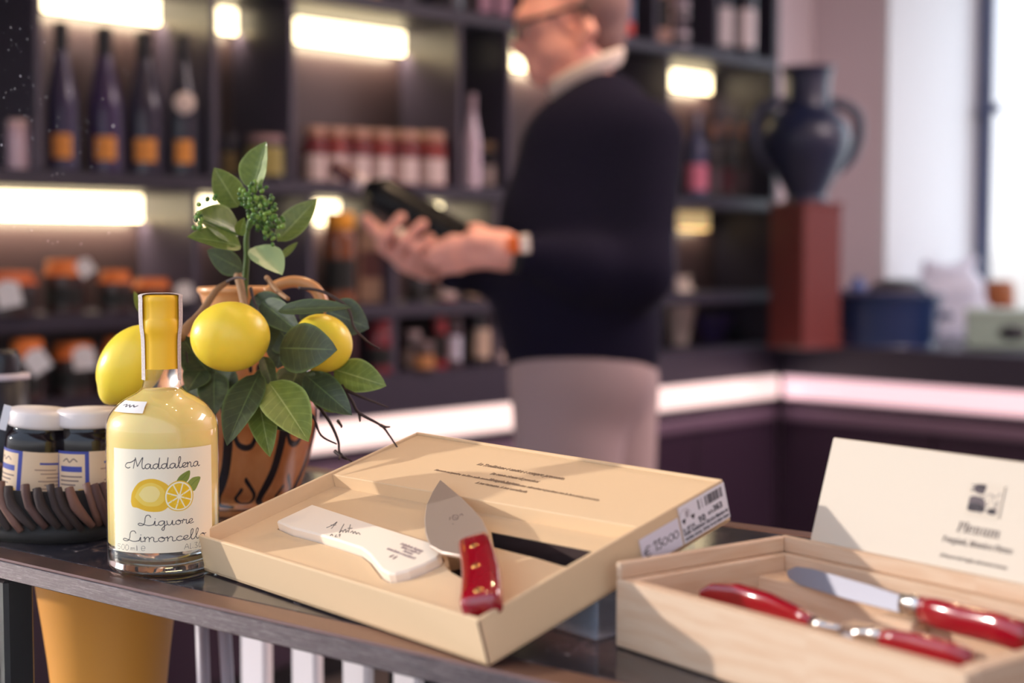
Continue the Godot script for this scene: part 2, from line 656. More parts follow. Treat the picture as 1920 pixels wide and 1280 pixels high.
func bumps() -> ImageTexture:
	var t := noise_tex(0.05, Color.BLACK, Color.WHITE, 256, FastNoiseLite.TYPE_CELLULAR, 2).get_image()
	t.bump_map_to_normal_map(3.0)
	return ImageTexture.create_from_image(t)

# ---------------------------------------------------------------- the room
func slab(parent: Node3D, n: String, lo: Vector3, hi: Vector3, m: Material, bev := 0.003) -> MeshInstance3D:
	return part(n, box(tool(), lo, hi, bev), m, parent)

func build_room() -> void:
	var sb := Basis(SE, Vector3.UP, SN)
	var wb := Basis(WU, Vector3.UP, WN)
	var fl := structure("floor", "dark polished floor of the shop")
	slab(fl, "slab", Vector3(-7, -0.1, -9.5), Vector3(7, 0, 3), M.floor)
	var ce := structure("ceiling", "plain ceiling above the shop", SQ, sb)
	slab(ce, "slab", Vector3(-3.9, 2.9, -5.6), Vector3(4.2, 3.05, 0.35), M.ceiling)
	# street front: a wall with the shop window in it
	var fr := structure("wall_front", "street wall round the shop window", SQ, sb)
	for q in [[-3.9, 0, 4.2, 0.42], [-3.9, 1.62, 4.2, 2.95], [-3.9, 0.42, -2.3, 1.62], [1.7, 0.42, 4.2, 1.62]]:
		slab(fr, "masonry", Vector3(q[0], q[1], 0.05), Vector3(q[2], q[3], 0.3), M.plaster)
	var wi := structure("window_1", "clear shop window with a few specks of dust on it", SQ, sb)
	slab(wi, "pane", Vector3(-2.3, 0.42, 0.07), Vector3(1.7, 1.62, 0.076), clear(Color(1, 1, 1), 0.0, 0.0, 0.08), 0.0)
	var st := tool()
	for i in 110:
		var px := absf(rng.randfn(0, 110)) + 2
		var py := rng.randfn(230, 130) if i < 110 else rng.randf_range(0, 760)
		var c := on_plane(px, py, SQ + SN * 0.0775, SN)
		var r := rng.randf_range(0.00008, 0.00024) * (2.4 if i < 4 else 1.0)
		var xf := Transform3D(Basis(Vector3.FORWARD, rng.randf() * 3.0).scaled(Vector3(r, r * 1.8, r * 0.5)), c - SQ)
		xf = Transform3D(sb.inverse(), Vector3.ZERO) * xf
		lathe(st, [Vector2(0.001, -1), Vector2(0.8, -0.6), Vector2(1, 0), Vector2(0.8, 0.6), Vector2(0.001, 1)], 5, xf)
	part("dust", st, mat(rgb(235, 230, 235), 0.9), wi).set_meta("kind", "stuff")
	# the wall behind the shelves
	var wl := structure("wall_left", "dark wall behind the lit shelves", WO, wb)
	slab(wl, "masonry", Vector3(-2.8, 0, -0.6), Vector3(1.36, 2.95, -0.36), M.plaster)
	# window wall, deep enough for a white reveal
	var reveal := on_plane(1663, 300, W(2.07, 0, 0), WU) - WO
	var ro := reveal.dot(WN)
	var wp := on_plane(1840, 300, W(0, 0, ro), WN) - WO
	var ws := wp.dot(WU)
	var wr := structure("wall_back", "pale plaster wall with a deep white window recess", WO, wb)
	slab(wr, "masonry", Vector3(1.36, 0, -0.6), Vector3(2.07, 2.95, -0.36), M.plaster)
	slab(wr, "masonry", Vector3(2.07, 0, -0.6), Vector3(ws + 0.1, 2.95, ro - 0.02), M.plaster)
	slab(wr, "reveal", Vector3(2.071, 0.8, ro - 0.02), Vector3(ws + 0.1, 2.8, ro), M.white, 0.0)
	slab(wr, "masonry", Vector3(2.07, 2.5, ro), Vector3(ws + 0.1, 2.95, ro + 1.5), M.plaster)
	slab(wr, "masonry", Vector3(2.07, 0, ro), Vector3(ws + 0.1, 0.78, ro + 1.5), M.white)
	slab(wr, "masonry", Vector3(2.07, 0, ro + 1.5), Vector3(ws + 0.1, 2.95, 5.6), M.plaster)
	var w2 := structure("window_2", "tall window with a blue grey frame, bright daylight outside", WO, wb)
	slab(w2, "window_frame", Vector3(ws - 0.05, 0.78, ro), Vector3(ws + 0.01, 2.5, ro + 0.045), M.frame)
	slab(w2, "window_frame", Vector3(ws - 0.05, 0.78, ro + 1.45), Vector3(ws + 0.01, 2.5, ro + 1.5), M.frame)
	slab(w2, "window_frame", Vector3(ws - 0.05, 0.78, ro + 0.7), Vector3(ws + 0.01, 2.5, ro + 0.76), M.frame)
	slab(w2, "window_frame", Vector3(ws - 0.05, 2.45, ro), Vector3(ws + 0.01, 2.5, ro + 1.5), M.frame)
	var hy := (on_plane(1860, 207, W(ws, 0, 0), WU)).y
	slab(w2, "window_latch", Vector3(ws - 0.09, hy - 0.018, ro + 0.03), Vector3(ws - 0.05, hy + 0.018, ro + 0.11), M.frame)
	area("window_daylight", Transform3D(Basis(-WN, Vector3.UP, WU), W(ws - 0.1, 1.65, ro + 0.75)), Vector2(1.36, 1.6), Color(0.92, 0.97, 1.0), 0.95)
	slab(w2, "pane", Vector3(ws - 0.02, 0.78, ro + 0.04), Vector3(ws - 0.015, 2.46, ro + 1.46), M.glass, 0.0)
	# the unseen fourth wall
	var wx := structure("wall_right", "plain wall on the far side of the shop", SQ, sb)
	slab(wx, "masonry", Vector3(4.0, 0, -5.6), Vector3(4.2, 2.95, 0.05), M.plaster)

func area(n: String, xf: Transform3D, size: Vector2, c: Color, e: float) -> void:
	var l := AreaLight3D.new()
	l.name = n
	add_child(l, true)
	l.transform = xf
	l.area_size = size
	l.light_color = c
	l.light_energy = e
	l.area_range = 12.0
	l.area_attenuation = 2.0
	l.shadow_enabled = true

func build_lamps() -> void:
	# rows of small warm spotlights under the ceiling
	var spots := []
	for i in 4:
		spots.append([S(-0.75 + 0.42 * i, 2.88, -0.42), true])
	for q in [[-0.9, -1.5], [0.3, -1.6], [1.5, -1.5], [-0.5, -2.6], [0.8, -2.8], [2.0, -2.6]]:
		spots.append([S(q[0], 2.88, q[1]), false])
	var n := 0
	for q in spots:
		var pos: Vector3 = q[0]
		var t := thing("ceiling_spotlight", "small warm round spotlight let into the ceiling", "lamp", pos, Basis(), "ceiling spotlights")
		part("housing", lathe(tool(), [Vector2(0.02, 0.02), Vector2(0.055, 0.02), Vector2(0.055, -0.002), Vector2(0.048, -0.006), Vector2(0.04, 0.0), Vector2(0.036, 0.012), Vector2(0.02, 0.02)], 20), M.bright_steel, t)
		part("bulb", lathe(tool(), [Vector2(0.001, -0.004), Vector2(0.024, -0.003), Vector2(0.034, 0.004), Vector2(0.034, 0.012), Vector2(0.001, 0.014)], 16), glow(Color(1.0, 0.85, 0.66), 80.0), t)
		var l := SpotLight3D.new()
		l.name = "spot_beam"
		add_child(l, true)
		l.position = pos + Vector3(0, -0.03, 0)
		l.rotation.x = -PI / 2
		l.spot_angle = 55.0
		l.spot_angle_attenuation = 1.0
		l.spot_range = 8.0
		l.spot_attenuation = 2.0
		l.light_size = 0.035
		l.light_color = Color(1.0, 0.85, 0.68)
		l.light_energy = 0.06 if q[1] else (0.9 if q[0].z > -2.2 else 2.0)
		l.shadow_enabled = true
		n += 1

func build_big_lights() -> void:
	# a wide ceiling panel in the room and daylight through the far window
	var t := thing("ceiling_panel", "large flat white light panel under the ceiling over the shop floor", "lamp", S(1.1, 2.88, -3.3), Basis(SE, Vector3.UP, SN))
	part("frame", box(tool(), Vector3(-0.93, -0.02, -0.63), Vector3(0.93, 0.02, 0.63), 0.004), M.bright_steel, t)
	part("diffuser", box(tool(), Vector3(-0.9, -0.026, -0.6), Vector3(0.9, -0.018, 0.6), 0.002), glow(Color(1.0, 0.93, 0.88), 1.5), t)
	area("panel_light", Transform3D(Basis(SE, Vector3.UP, SN) * Basis(Vector3.RIGHT, -PI / 2), S(1.1, 2.84, -3.3)), Vector2(1.8, 1.2), Color(1.0, 0.91, 0.91), 10.0)

# ---------------------------------------------------------------- shelf wall
const SHELF_D := 0.24
func build_shelf_unit() -> void:
	var wb := Basis(WU, Vector3.UP, WN)
	var end := wall(1452, 100).x
	var t := thing("shelf_unit", "dark wall shelving in staggered bays lit from under each shelf", "shelving", WO, wb)
	slab(t, "back_panel", Vector3(-2.7, 0.8, -SHELF_D - 0.1), Vector3(end, 2.8, -SHELF_D), M.panel)
	var lines := [0.984, 1.297, 1.775, 2.25]
	for i in 4:
		slab(t, "shelf", Vector3(-2.7, lines[i] - 0.036, -SHELF_D), Vector3(end, lines[i], 0), M.shelf)
	slab(t, "side_panel", Vector3(end, 0.8, -SHELF_D - 0.1), Vector3(end + 0.03, 2.8, 0.0), M.shelf)
	var rows := [[1.775, 2.214, 20, [560, 770, 1060, 1235, 1350]], [1.297, 1.739, 200, [82, 410, 555, 868, 960, 1258]], [0.984, 1.261, 450, [375, 590, 745, 937, 1270]], [0.802, 0.948, 640, [375, 745, 937]]]
	for r in rows:
		for px in r[3]:
			var s := wall(px, r[2]).x
			slab(t, "divider", Vector3(s - 0.018, r[0], -SHELF_D), Vector3(s, r[1], 0), M.divider)
	# base cabinet with a thick stone top, L-shaped
	var c := thing("base_cabinet", "long low cabinet with a thick dark stone top under the shelves and windows", "cabinet", WO, wb)
	var cs := wall(1462, 690).x
	slab(c, "worktop", Vector3(-2.7, 0.69, -0.34), Vector3(cs + 0.745, 0.8, 0.0), M.shelf)
	slab(c, "worktop", Vector3(cs, 0.69, 0.0), Vector3(cs + 0.745, 0.8, 3.2), M.shelf)
	var x := -2.7
	while x < cs - 0.02:
		slab(c, "door", Vector3(x + 0.004, 0.08, -0.06), Vector3(minf(x + 0.6, cs + 0.05) - 0.004, 0.6, -0.03), M.door)
		x += 0.6
	x = 0.0
	while x < 3.2:
		slab(c, "door", Vector3(cs + 0.03, 0.08, x - 0.02), Vector3(cs + 0.06, 0.6, x + 0.57), M.door)
		x += 0.6
	slab(c, "rail", Vector3(-2.7, 0.535, -0.03), Vector3(cs, 0.575, -0.012), M.rail)
	slab(c, "rail", Vector3(cs + 0.012, 0.535, 0.0), Vector3(cs + 0.03, 0.575, 3.2), M.rail)
	slab(c, "plinth", Vector3(-2.7, 0, -0.3), Vector3(cs + 0.1, 0.08, -0.08), M.black)
	slab(c, "plinth", Vector3(cs + 0.08, 0, -0.08), Vector3(cs + 0.4, 0.08, 3.2), M.black)
	# the light strips under the worktop
	var l1 := thing("led_strip", "long pinkish white light strip under the worktop below the shelves", "lamp", WO, wb)
	slab(l1, "diffuser", Vector3(-2.7, 0.612, -0.05), Vector3(cs + 0.005, 0.69, 0.0), M.strip, 0.008)
	area("strip_light", Transform3D(Basis(WU, Vector3.UP, WN) * Basis(Vector3.UP, PI), W(cs / 2 - 1.3, 0.62, 0.03)), Vector2(3.9, 0.06), Color(1, 0.88, 0.86), 0.22)
	var l2 := thing("led_strip", "dimmer pink light strip under the worktop below the windows", "lamp", WO, wb)
	slab(l2, "diffuser", Vector3(cs, 0.612, 0.008), Vector3(cs + 0.05, 0.69, 3.2), M.strip_dim, 0.008)
	area("strip_light", Transform3D(Basis(WN, Vector3.UP, -WU) * Basis(Vector3.UP, PI), W(cs - 0.03, 0.62, 1.6)), Vector2(3.0, 0.06), Color(1, 0.84, 0.88), 0.2)
	# warm bars under the shelves
	var bars := [[84, 307, 60, 1.739, "in the upper bay of the tall purple bottles"], [411, 453, 60, 1.739, "in the narrow upper bay"], [557, 767, 60, 1.739, "in the upper bay above the red jars"], [960, 1042, 90, 1.739, "in the upper bay behind the man's chin"], [1261, 1334, 150, 1.739, "in the upper bay right of the man's shoulder"],
		[-160, 272, 370, 1.261, "in the long lower bay at far left"], [374, 408, 370, 1.261, "in the lower bay behind the berries"], [594, 646, 380, 1.261, "in the lower bay above the orange jar"], [748, 844, 385, 1.261, "in the lower bay above the held bottle"], [1275, 1330, 395, 1.261, "in the lower bay at right behind the man"]]
	var bi := 0
	for b in bars:
		var s0 := wall(b[0], b[2], -SHELF_D + 0.02).x
		var s1 := wall(b[1], b[2], -SHELF_D + 0.02).x
		var q := thing("light_bar", "warm glowing light bar under the shelf " + b[4], "lamp", W((s0 + s1) / 2, b[3], -SHELF_D + 0.012), wb)
		var hw := (s1 - s0) / 2
		slab(q, "diffuser", Vector3(-hw, -0.066, -0.008), Vector3(hw, -0.002, 0.01), M.led if bi != 9 else glow(Color(1.0, 0.86, 0.62), 0.5), 0.004)
		slab(q, "mount", Vector3(-hw, -0.004, -0.01), Vector3(hw, 0.0, 0.014), M.steel, 0.0)
		area("bar_light", Transform3D(wb * Basis(Vector3.RIGHT, -1.0) , W((s0 + s1) / 2, b[3] - 0.07, -SHELF_D + 0.035)), Vector2(s1 - s0, 0.04), Color(1, 0.92, 0.76), 0.15 * (s1 - s0) / 0.4 * (0.4 if bi == 9 else 1.0))
		bi += 1

# ---------------------------------------------------------------- display shelf
func build_display_shelf() -> void:
	var t := thing("display_shelf", "dark veined stone display shelf with a worn steel edge, everything in front stands on it", "shelf", SQ, Basis(SE, Vector3.UP, SN))
	slab(t, "stone_top", Vector3(-0.62, SH - 0.018, -0.44), Vector3(0.75, SH - 0.0005, -0.0255), M.stone, 0.001)
	var edge := image(512, 64, rgb(112, 102, 104))
	for i in 1400:
		var x := rng.randf() * 512
		var y := rng.randf() * 64
		var l := rng.randf_range(2, 14) if i > 200 else rng.randf_range(20, 70)
		var c := rgb(92, 84, 90).lerp(rgb(215, 208, 210), rng.randf())
		for k in int(l):
			var xx := int(x + k) % 512
			edge.set_pixel(xx, int(y), edge.get_pixel(xx, int(y)).lerp(c, 0.3))
	var em := mat(Color.WHITE, 0.3, 1.0, {"albedo_texture": ImageTexture.create_from_image(edge), "uv1_triplanar": true, "uv1_scale": Vector3(4, 60, 60), "roughness_texture": noise_tex(0.03, Color(0.5, 0.5, 0.5), Color(1, 1, 1)), "uv1_triplanar_sharpness": 8.0})
	em.roughness = 0.5
	slab(t, "steel_frame", Vector3(-0.62, SH - 0.014, -0.0247), Vector3(0.75, SH, 0.0), M.top_steel, 0.0012)
	slab(t, "frame_lip", Vector3(-0.62, SH - 0.014, 0.0), Vector3(0.75, SH - 0.0012, 0.002), em, 0.0008)
	slab(t, "steel_frame", Vector3(-0.62, SH - 0.014, -0.46), Vector3(0.75, SH, -0.44), M.top_steel, 0.0012)
	var le := (on_plane(22, 1200, SQ - SN * 0.02, SN) - SQ).dot(SE)
	slab(t, "back_panel", Vector3(le, 0.5, -0.468), Vector3(0.72, SH - 0.02, -0.46), M.black)
	for q in [[le, -0.02], [0.73, -0.02], [le, -0.45], [0.73, -0.45]]:
		slab(t, "leg", Vector3(q[0] - 0.0125, 0, q[1] - 0.0125), Vector3(q[0] + 0.0125, SH - 0.018, q[1] + 0.0125), M.black)
	slab(t, "leg_trim", Vector3(le - 0.0035, 0, -0.0074), Vector3(le + 0.0005, SH - 0.018, -0.005), M.bright_steel, 0.0005)
	slab(t, "lower_board", Vector3(le, 0.55, -0.44), Vector3(0.72, 0.57, -0.03), M.black)

# ---------------------------------------------------------------- limoncello bottle
func build_bottle() -> void:
	var pos := Vector3(-0.2456, SH, -1.0432)
	var t := thing("liqueur_bottle", "glass bottle of cloudy yellow lemon liqueur with orange cap and cream label", "bottle", pos, Basis(Vector3.UP, 0.2312))
	var sh := [Vector2(0.0383, 0.1025), Vector2(0.0365, 0.1078), Vector2(0.0338, 0.1118), Vector2(0.030, 0.116), Vector2(0.0245, 0.1200), Vector2(0.0172, 0.1240), Vector2(0.0142, 0.1268), Vector2(0.0130, 0.1305)]
	var outer := [Vector2(0.0001, 0.0), Vector2(0.030, 0.0), Vector2(0.0355, 0.001), Vector2(0.0380, 0.004), Vector2(0.0388, 0.009), Vector2(0.0388, 0.05), Vector2(0.0388, 0.094)]
	var prof := smooth(outer + sh + [Vector2(0.0127, 0.136), Vector2(0.0126, 0.150)], 4)
	part("glass_body", lathe(tool(), prof, 64), clear(Color(0.97, 1.0, 0.96), 0.0, 0.01, 0.55), t)
	var base := [Vector2(0.0001, 0.0006), Vector2(0.029, 0.0006), Vector2(0.035, 0.002), Vector2(0.0376, 0.005), Vector2(0.0381, 0.010), Vector2(0.0381, 0.0172), Vector2(0.036, 0.0182), Vector2(0.02, 0.0192), Vector2(0.0001, 0.0196)]
	part("glass_base", lathe(tool(), base, 64), mat(Color(0.96, 0.98, 0.95, 0.0), 0.02, 0.0, {"refraction_enabled": true, "refraction_scale": 0.05}), t)
	var liq := [Vector2(0.0001, 0.0205), Vector2(0.03, 0.0200), Vector2(0.0366, 0.0188), Vector2(0.0380, 0.0200), Vector2(0.0381, 0.05), Vector2(0.0381, 0.094), Vector2(0.0377, 0.1022), Vector2(0.0359, 0.1073), Vector2(0.0332, 0.1112), Vector2(0.0294, 0.1154), Vector2(0.0239, 0.1193), Vector2(0.0166, 0.1232), Vector2(0.0136, 0.1252), Vector2(0.0128, 0.1258), Vector2(0.0001, 0.1258)]
	part("liqueur", lathe(tool(), liq, 64), mat(rgb(240, 212, 126), 0.35, 0.0, {"subsurf_scatter_enabled": true, "subsurf_scatter_strength": 0.3}), t)
	# orange shrink capsule
	var cap := [Vector2(0.0129, 0.1405), Vector2(0.0128, 0.158), Vector2(0.0131, 0.1648), Vector2(0.0140, 0.1665), Vector2(0.0140, 0.1740), Vector2(0.0134, 0.1752), Vector2(0.0131, 0.1762), Vector2(0.0131, 0.1865), Vector2(0.0133, 0.1872), Vector2(0.0133, 0.1900), Vector2(0.0125, 0.1918), Vector2(0.0001, 0.1920)]
	part("cap", lathe(tool(), cap, 40), mat(rgb(255, 196, 18), 0.45, 0.0, {"clearcoat_enabled": true, "clearcoat": 0.4}), t)
	# paper seal folded over the cap
	var st := tool()
	var arc := [Vector2(-0.0136, 0.133), Vector2(-0.0137, 0.16), Vector2(-0.0149, 0.172), Vector2(-0.0150, 0.188), Vector2(-0.0138, 0.1925), Vector2(0, 0.1932), Vector2(0.0138, 0.1925), Vector2(0.0150, 0.188), Vector2(0.0149, 0.172), Vector2(0.0137, 0.16), Vector2(0.0136, 0.1325)]
	arc = smooth(arc, 4)
	for i in arc.size() - 1:
		for k in 8:
			var q := []
			for e in [[i, k], [i + 1, k], [i + 1, k + 1], [i, k + 1]]:
				var a: Vector2 = arc[e[0]]
				var ph: float = -0.62 + 1.24 * e[1] / 8.0
				q.append(Vector3(a.x * cos(ph), a.y, 0.0148 * sin(ph)))
			quad(st, q[0], q[1], q[2], q[3], Vector3(0, 0.15, 0))
	part("paper_seal", st, mat(rgb(226, 218, 214), 0.8, 0.0, {"albedo_texture": noise_tex(0.12, rgb(200, 190, 190), rgb(255, 250, 248), 128), "uv1_triplanar": true, "uv1_scale": Vector3(30, 30, 30)}), t, "white paper tax seal")
	# the printed label
	var im := image(900, 848, rgb(250, 236, 208))
	var ink := rgb(40, 32, 40)
	write(im, "Maddalena", 185, 755, 145, 36, 6.0, ink)
	write(im, "Liquore", 262, 690, 600, 40, 6.0, ink)
	write(im, "Limoncello", 122, 815, 745, 40, 6.0, ink)
	var o := Vector2(345, 345)
	blob(im, [Vector2(180, 395), Vector2(195, 320), Vector2(260, 245), Vector2(360, 220), Vector2(450, 248), Vector2(500, 300), Vector2(505, 400), Vector2(440, 470), Vector2(330, 475), Vector2(240, 445), Vector2(195, 435)], rgb(240, 188, 36))
	blob(im, [Vector2(215, 360), Vector2(260, 285), Vector2(350, 250), Vector2(440, 290), Vector2(460, 370), Vector2(400, 425), Vector2(290, 420)], rgb(246, 208, 84))
	blob(im, [Vector2(250, 340), Vector2(300, 285), Vector2(380, 280), Vector2(420, 330), Vector2(380, 390), Vector2(300, 390)], rgb(250, 224, 140))
	blob(im, [Vector2(540, 262), Vector2(580, 205), Vector2(660, 172), Vector2(655, 230), Vector2(610, 268)], rgb(122, 140, 52))
	blob(im, [Vector2(640, 262), Vector2(690, 228), Vector2(762, 232), Vector2(735, 290), Vector2(700, 330), Vector2(665, 310)], rgb(134, 150, 62))
	stroke(im, [Vector2(560, 255), Vector2(610, 222), Vector2(655, 178)], 3, rgb(90, 110, 40))
	stroke(im, [Vector2(660, 300), Vector2(705, 262), Vector2(755, 238)], 3, rgb(96, 116, 44))
	var sc := Vector2(572, 362)
	dot(im, sc, 120, rgb(236, 190, 40))
	dot(im, sc, 112, rgb(252, 244, 214))
	dot(im, sc, 100, rgb(246, 196, 20))
	for k in 8:
		var d := Vector2.from_angle(k * PI / 4 + 0.3)
		stroke(im, [sc, sc + d * 102], 11, rgb(252, 242, 206))
	for k in 24:
		var d2 := Vector2.from_angle(k * 1.9) * (35 + (k * 17) % 55)
		stroke(im, [sc + d2, sc + d2 * 1.15], 5, rgb(250, 214, 70))
	dot(im, sc, 12, rgb(252, 244, 214))
	var small := ["45,752;75,752|45,752;42,772;66,772;72,786;60,798;40,794", "88,775;98,752;116,756;120,780;108,798;92,794;88,775", "130,775;140,752;158,756;162,780;150,798;134,794;130,775", "182,796;186,774;192,778;192,796|192,778;204,774;206,796|206,778;218,774;222,796", "240,796;240,750;244,796", "282,776;310,776;306,758;288,756;280,776;288,796;310,790",
		"628,798;650,752;668,798|636,780;662,780", "682,752;680,798;690,796", "704,796;702,790", "722,752;746,752;732,770;748,784;738,798;720,794", "762,775;770,752;786,758;788,782;776,798;764,794;762,775", "800,796;830,752|804,756;808,762|826,788;830,794", "846,770;854,796;864,770", "874,776;884,790;890,772", "898,748;896,798"]
	for s in small:
		for line in s.split("|"):
			var l := []
			for q in line.split(";"):
				var xy: PackedFloat64Array = q.split_floats(",")
				l.append(Vector2(xy[0] * 0.98 - 8, xy[1] + 30))
			stroke(im, l, 3.0, rgb(110, 92, 84), 6)
	part("label", lathe(tool(), [Vector2(0.0391, 0.0175), Vector2(0.0391, 0.05), Vector2(0.0391, 0.0885)], 40, Transform3D(), deg_to_rad(33), deg_to_rad(146)), mat(Color.WHITE, 0.55, 0.0, {"albedo_texture": ImageTexture.create_from_image(im)}), t, "cream label with lemons and handwritten lettering")
	# price sticker on the shoulder
	var stx := image(128, 64, rgb(244, 238, 232))
	stroke(stx, [Vector2(30, 30), Vector2(45, 22), Vector2(50, 36), Vector2(62, 24), Vector2(70, 36), Vector2(80, 24), Vector2(88, 34), Vector2(100, 26)], 4, rgb(60, 50, 60))
	part("price_sticker", lathe(tool(), [Vector2(0.0343, 0.1124), Vector2(0.0305, 0.1165), Vector2(0.0262, 0.1196)], 10, Transform3D(), deg_to_rad(112), deg_to_rad(160)), mat(Color.WHITE, 0.7, 0.0, {"albedo_texture": ImageTexture.create_from_image(stx)}), t)

# ---------------------------------------------------------------- lemon plant
func px3(list: Array, d0: float, d1: float) -> Array:       # pixel points to a path in space between two depths
	var out := []
	for i in list.size():
		out.append(at(list[i][0], list[i][1], lerpf(d0, d1, float(i) / maxi(list.size() - 1, 1))))
	return out

func build_plant() -> void:
	# painted pot
	var foot := on_height(450, 950, SH)
	var pt := thing("painted_pot", "glazed terracotta pot painted with dark wavy lines and rings, behind the bottle", "pot", foot, Basis(Vector3.UP, 0.25))
	var im := image(1024, 512, rgb(196, 116, 56))
	var n := FastNoiseLite.new()
	n.frequency = 0.01
	for y in 512:
		for x in 1024:
			im.set_pixel(x, y, rgb(222, 148, 92).lerp(rgb(190, 112, 60), clampf(0.5 + n.get_noise_2d(x, y), 0, 1)))
	var ink := rgb(44, 32, 34)
	for k in 9:
		var x := 30.0 + k * 113.8
		stroke(im, [Vector2(x - 22, 215), Vector2(x, 228), Vector2(x + 22, 275), Vector2(x + 14, 335), Vector2(x - 14, 385), Vector2(x - 14, 432), Vector2(x + 22, 446)], 19, ink)
		for yy in [278, 392]:
			var c := Vector2(x + 57, yy)
			stroke(im, [c + Vector2(2, -38), c + Vector2(24, -10), c + Vector2(14, 28), c + Vector2(-14, 28), c + Vector2(-24, 2), c + Vector2(-8, -24)], 8, ink)
		stroke(im, [Vector2(x + 40, 180), Vector2(x + 66, 190), Vector2(x + 70, 215)], 8, ink)
	for y in range(462, 472):
		for x in 1024:
			im.set_pixel(x, y, rgb(84, 46, 30))
	var pm := mat(Color.WHITE, 0.22, 0.0, {"albedo_texture": ImageTexture.create_from_image(im), "clearcoat_enabled": true, "clearcoat": 0.5, "clearcoat_roughness": 0.1})
	var prof := smooth([Vector2(0.050, 0.0), Vector2(0.0515, 0.006), Vector2(0.050, 0.012), Vector2(0.054, 0.022), Vector2(0.0625, 0.05), Vector2(0.0685, 0.08), Vector2(0.067, 0.112), Vector2(0.054, 0.140), Vector2(0.038, 0.158), Vector2(0.029, 0.170), Vector2(0.0285, 0.178), Vector2(0.0305, 0.184)], 5)
	part("body", lathe(tool(), prof, 56), pm, pt)
	var clay := mat(rgb(226, 160, 100), 0.3, 0.0, {"clearcoat_enabled": true, "clearcoat": 0.5})
	part("rim", lathe(tool(), smooth([Vector2(0.0285, 0.172), Vector2(0.0318, 0.184), Vector2(0.0345, 0.188), Vector2(0.0335, 0.1915), Vector2(0.029, 0.190), Vector2(0.026, 0.18), Vector2(0.03, 0.15)], 4), 40), clay, pt)
	var inv := pt.transform.affine_inverse()
	var arch := []
	for q in px3([[500, 548], [525, 533], [557, 528], [590, 541], [606, 572], [607, 610]], 1.25, 1.25):
		arch.append(inv * q)
	part("handle", tube(tool(), smooth(arch, 6), 0.0048, 0.0055, 10), clay, pt)
	# the plant itself
	var root := at(462, 525, 1.235)
	var t := thing("lemon_spray", "artificial lemon spray with three lemons, green leaves, berries and dark twigs set in painted pot", "plant", root)
	var loc := func(a: Array) -> Array:
		var out := []
		for q in a:
			out.append(q - root)
		return smooth(out, 5)
	part("stem", tube(tool(), loc.call(px3([[458, 560], [460, 520], [463, 480], [462, 450], [468, 415], [480, 395]], 1.235, 1.215)), 0.0028, 0.0018, 8), M.stem, t)
	for q in [[[[446, 516], [452, 540], [458, 570], [466, 600]], 0.0036, 0.003, M.bark], [[[426, 530], [405, 545], [378, 585], [352, 612], [338, 632]], 0.0022, 0.0042, M.bark], [[[500, 520], [520, 545], [540, 560]], 0.0022, 0.0018, M.bark]]:
		part("branch", tube(tool(), loc.call(px3(q[0], 1.22, 1.17)), q[1], q[2], 8), q[3], t)
	for q in [[[640, 722], [660, 752], [674, 775], [714, 797], [730, 816], [746, 840]], [[642, 728], [682, 746], [727, 763]], [[585, 745], [618, 791], [634, 826], [639, 851], [673, 872]], [[575, 770], [589, 784], [602, 816], [631, 832]], [[560, 540], [600, 545], [640, 566], [656, 585], [664, 614], [689, 640], [711, 653]], [[674, 775], [675, 790]], [[714, 797], [722, 800], [731, 800]], [[634, 790], [640, 798], [640, 801]], [[639, 851], [636, 862]], [[470, 540], [478, 570], [490, 590]], [[426, 528], [445, 520], [462, 524]], [[330, 600], [345, 640], [352, 680]], [[628, 845], [645, 858], [652, 862]], [[338, 630], [300, 603], [268, 588]]]:
		var d := 1.16 if q[0][0] > 560 else 1.2
		part("twig", tube(tool(), loc.call(px3(q, d, d - 0.03)), 0.0015, 0.0006, 6), M.twig, t)
	# lemons
	var lem := [[[432, 631], 1.135, 74, 66, 0.05, Vector3(0.25, 0.05, 0.4)], [[604, 643], 1.165, 58, 54, -0.5, Vector3(0, 0, 0)], [[247, 682], 1.16, 80, 58, 0.95, Vector3(0, 0, 0)]]
	var li := 0
	for q in lem:
		var s: float = q[1] / F
		var a: float = q[2] * s
		var b: float = q[3] * s
		var prof2 := []
		for i in 33:
			var f := -cos(PI * i / 32.0)
			var r := sqrt(maxf(0.0, 1.0 - f * f))
			var y := f
			if absf(f) > 0.86 and li == 2:
				y = f * (1.0 + (absf(f) - 0.86) * 0.9)
			prof2.append(Vector2(maxf(r * b, 0.00002), y * a))
		var e := part("lemon", lathe(tool(), prof2, 40), M.lemon, t, ["lemon in front of the pot neck", "lemon at right half hidden by leaves", "lemon behind the bottle"][li])
		e.transform = Transform3D(Basis(Vector3.BACK, PI / 2 + q[4]) * Basis(Vector3.RIGHT, 0.3 if li == 0 else 0.0), at(q[0][0], q[0][1], q[1]) - root)
		li += 1
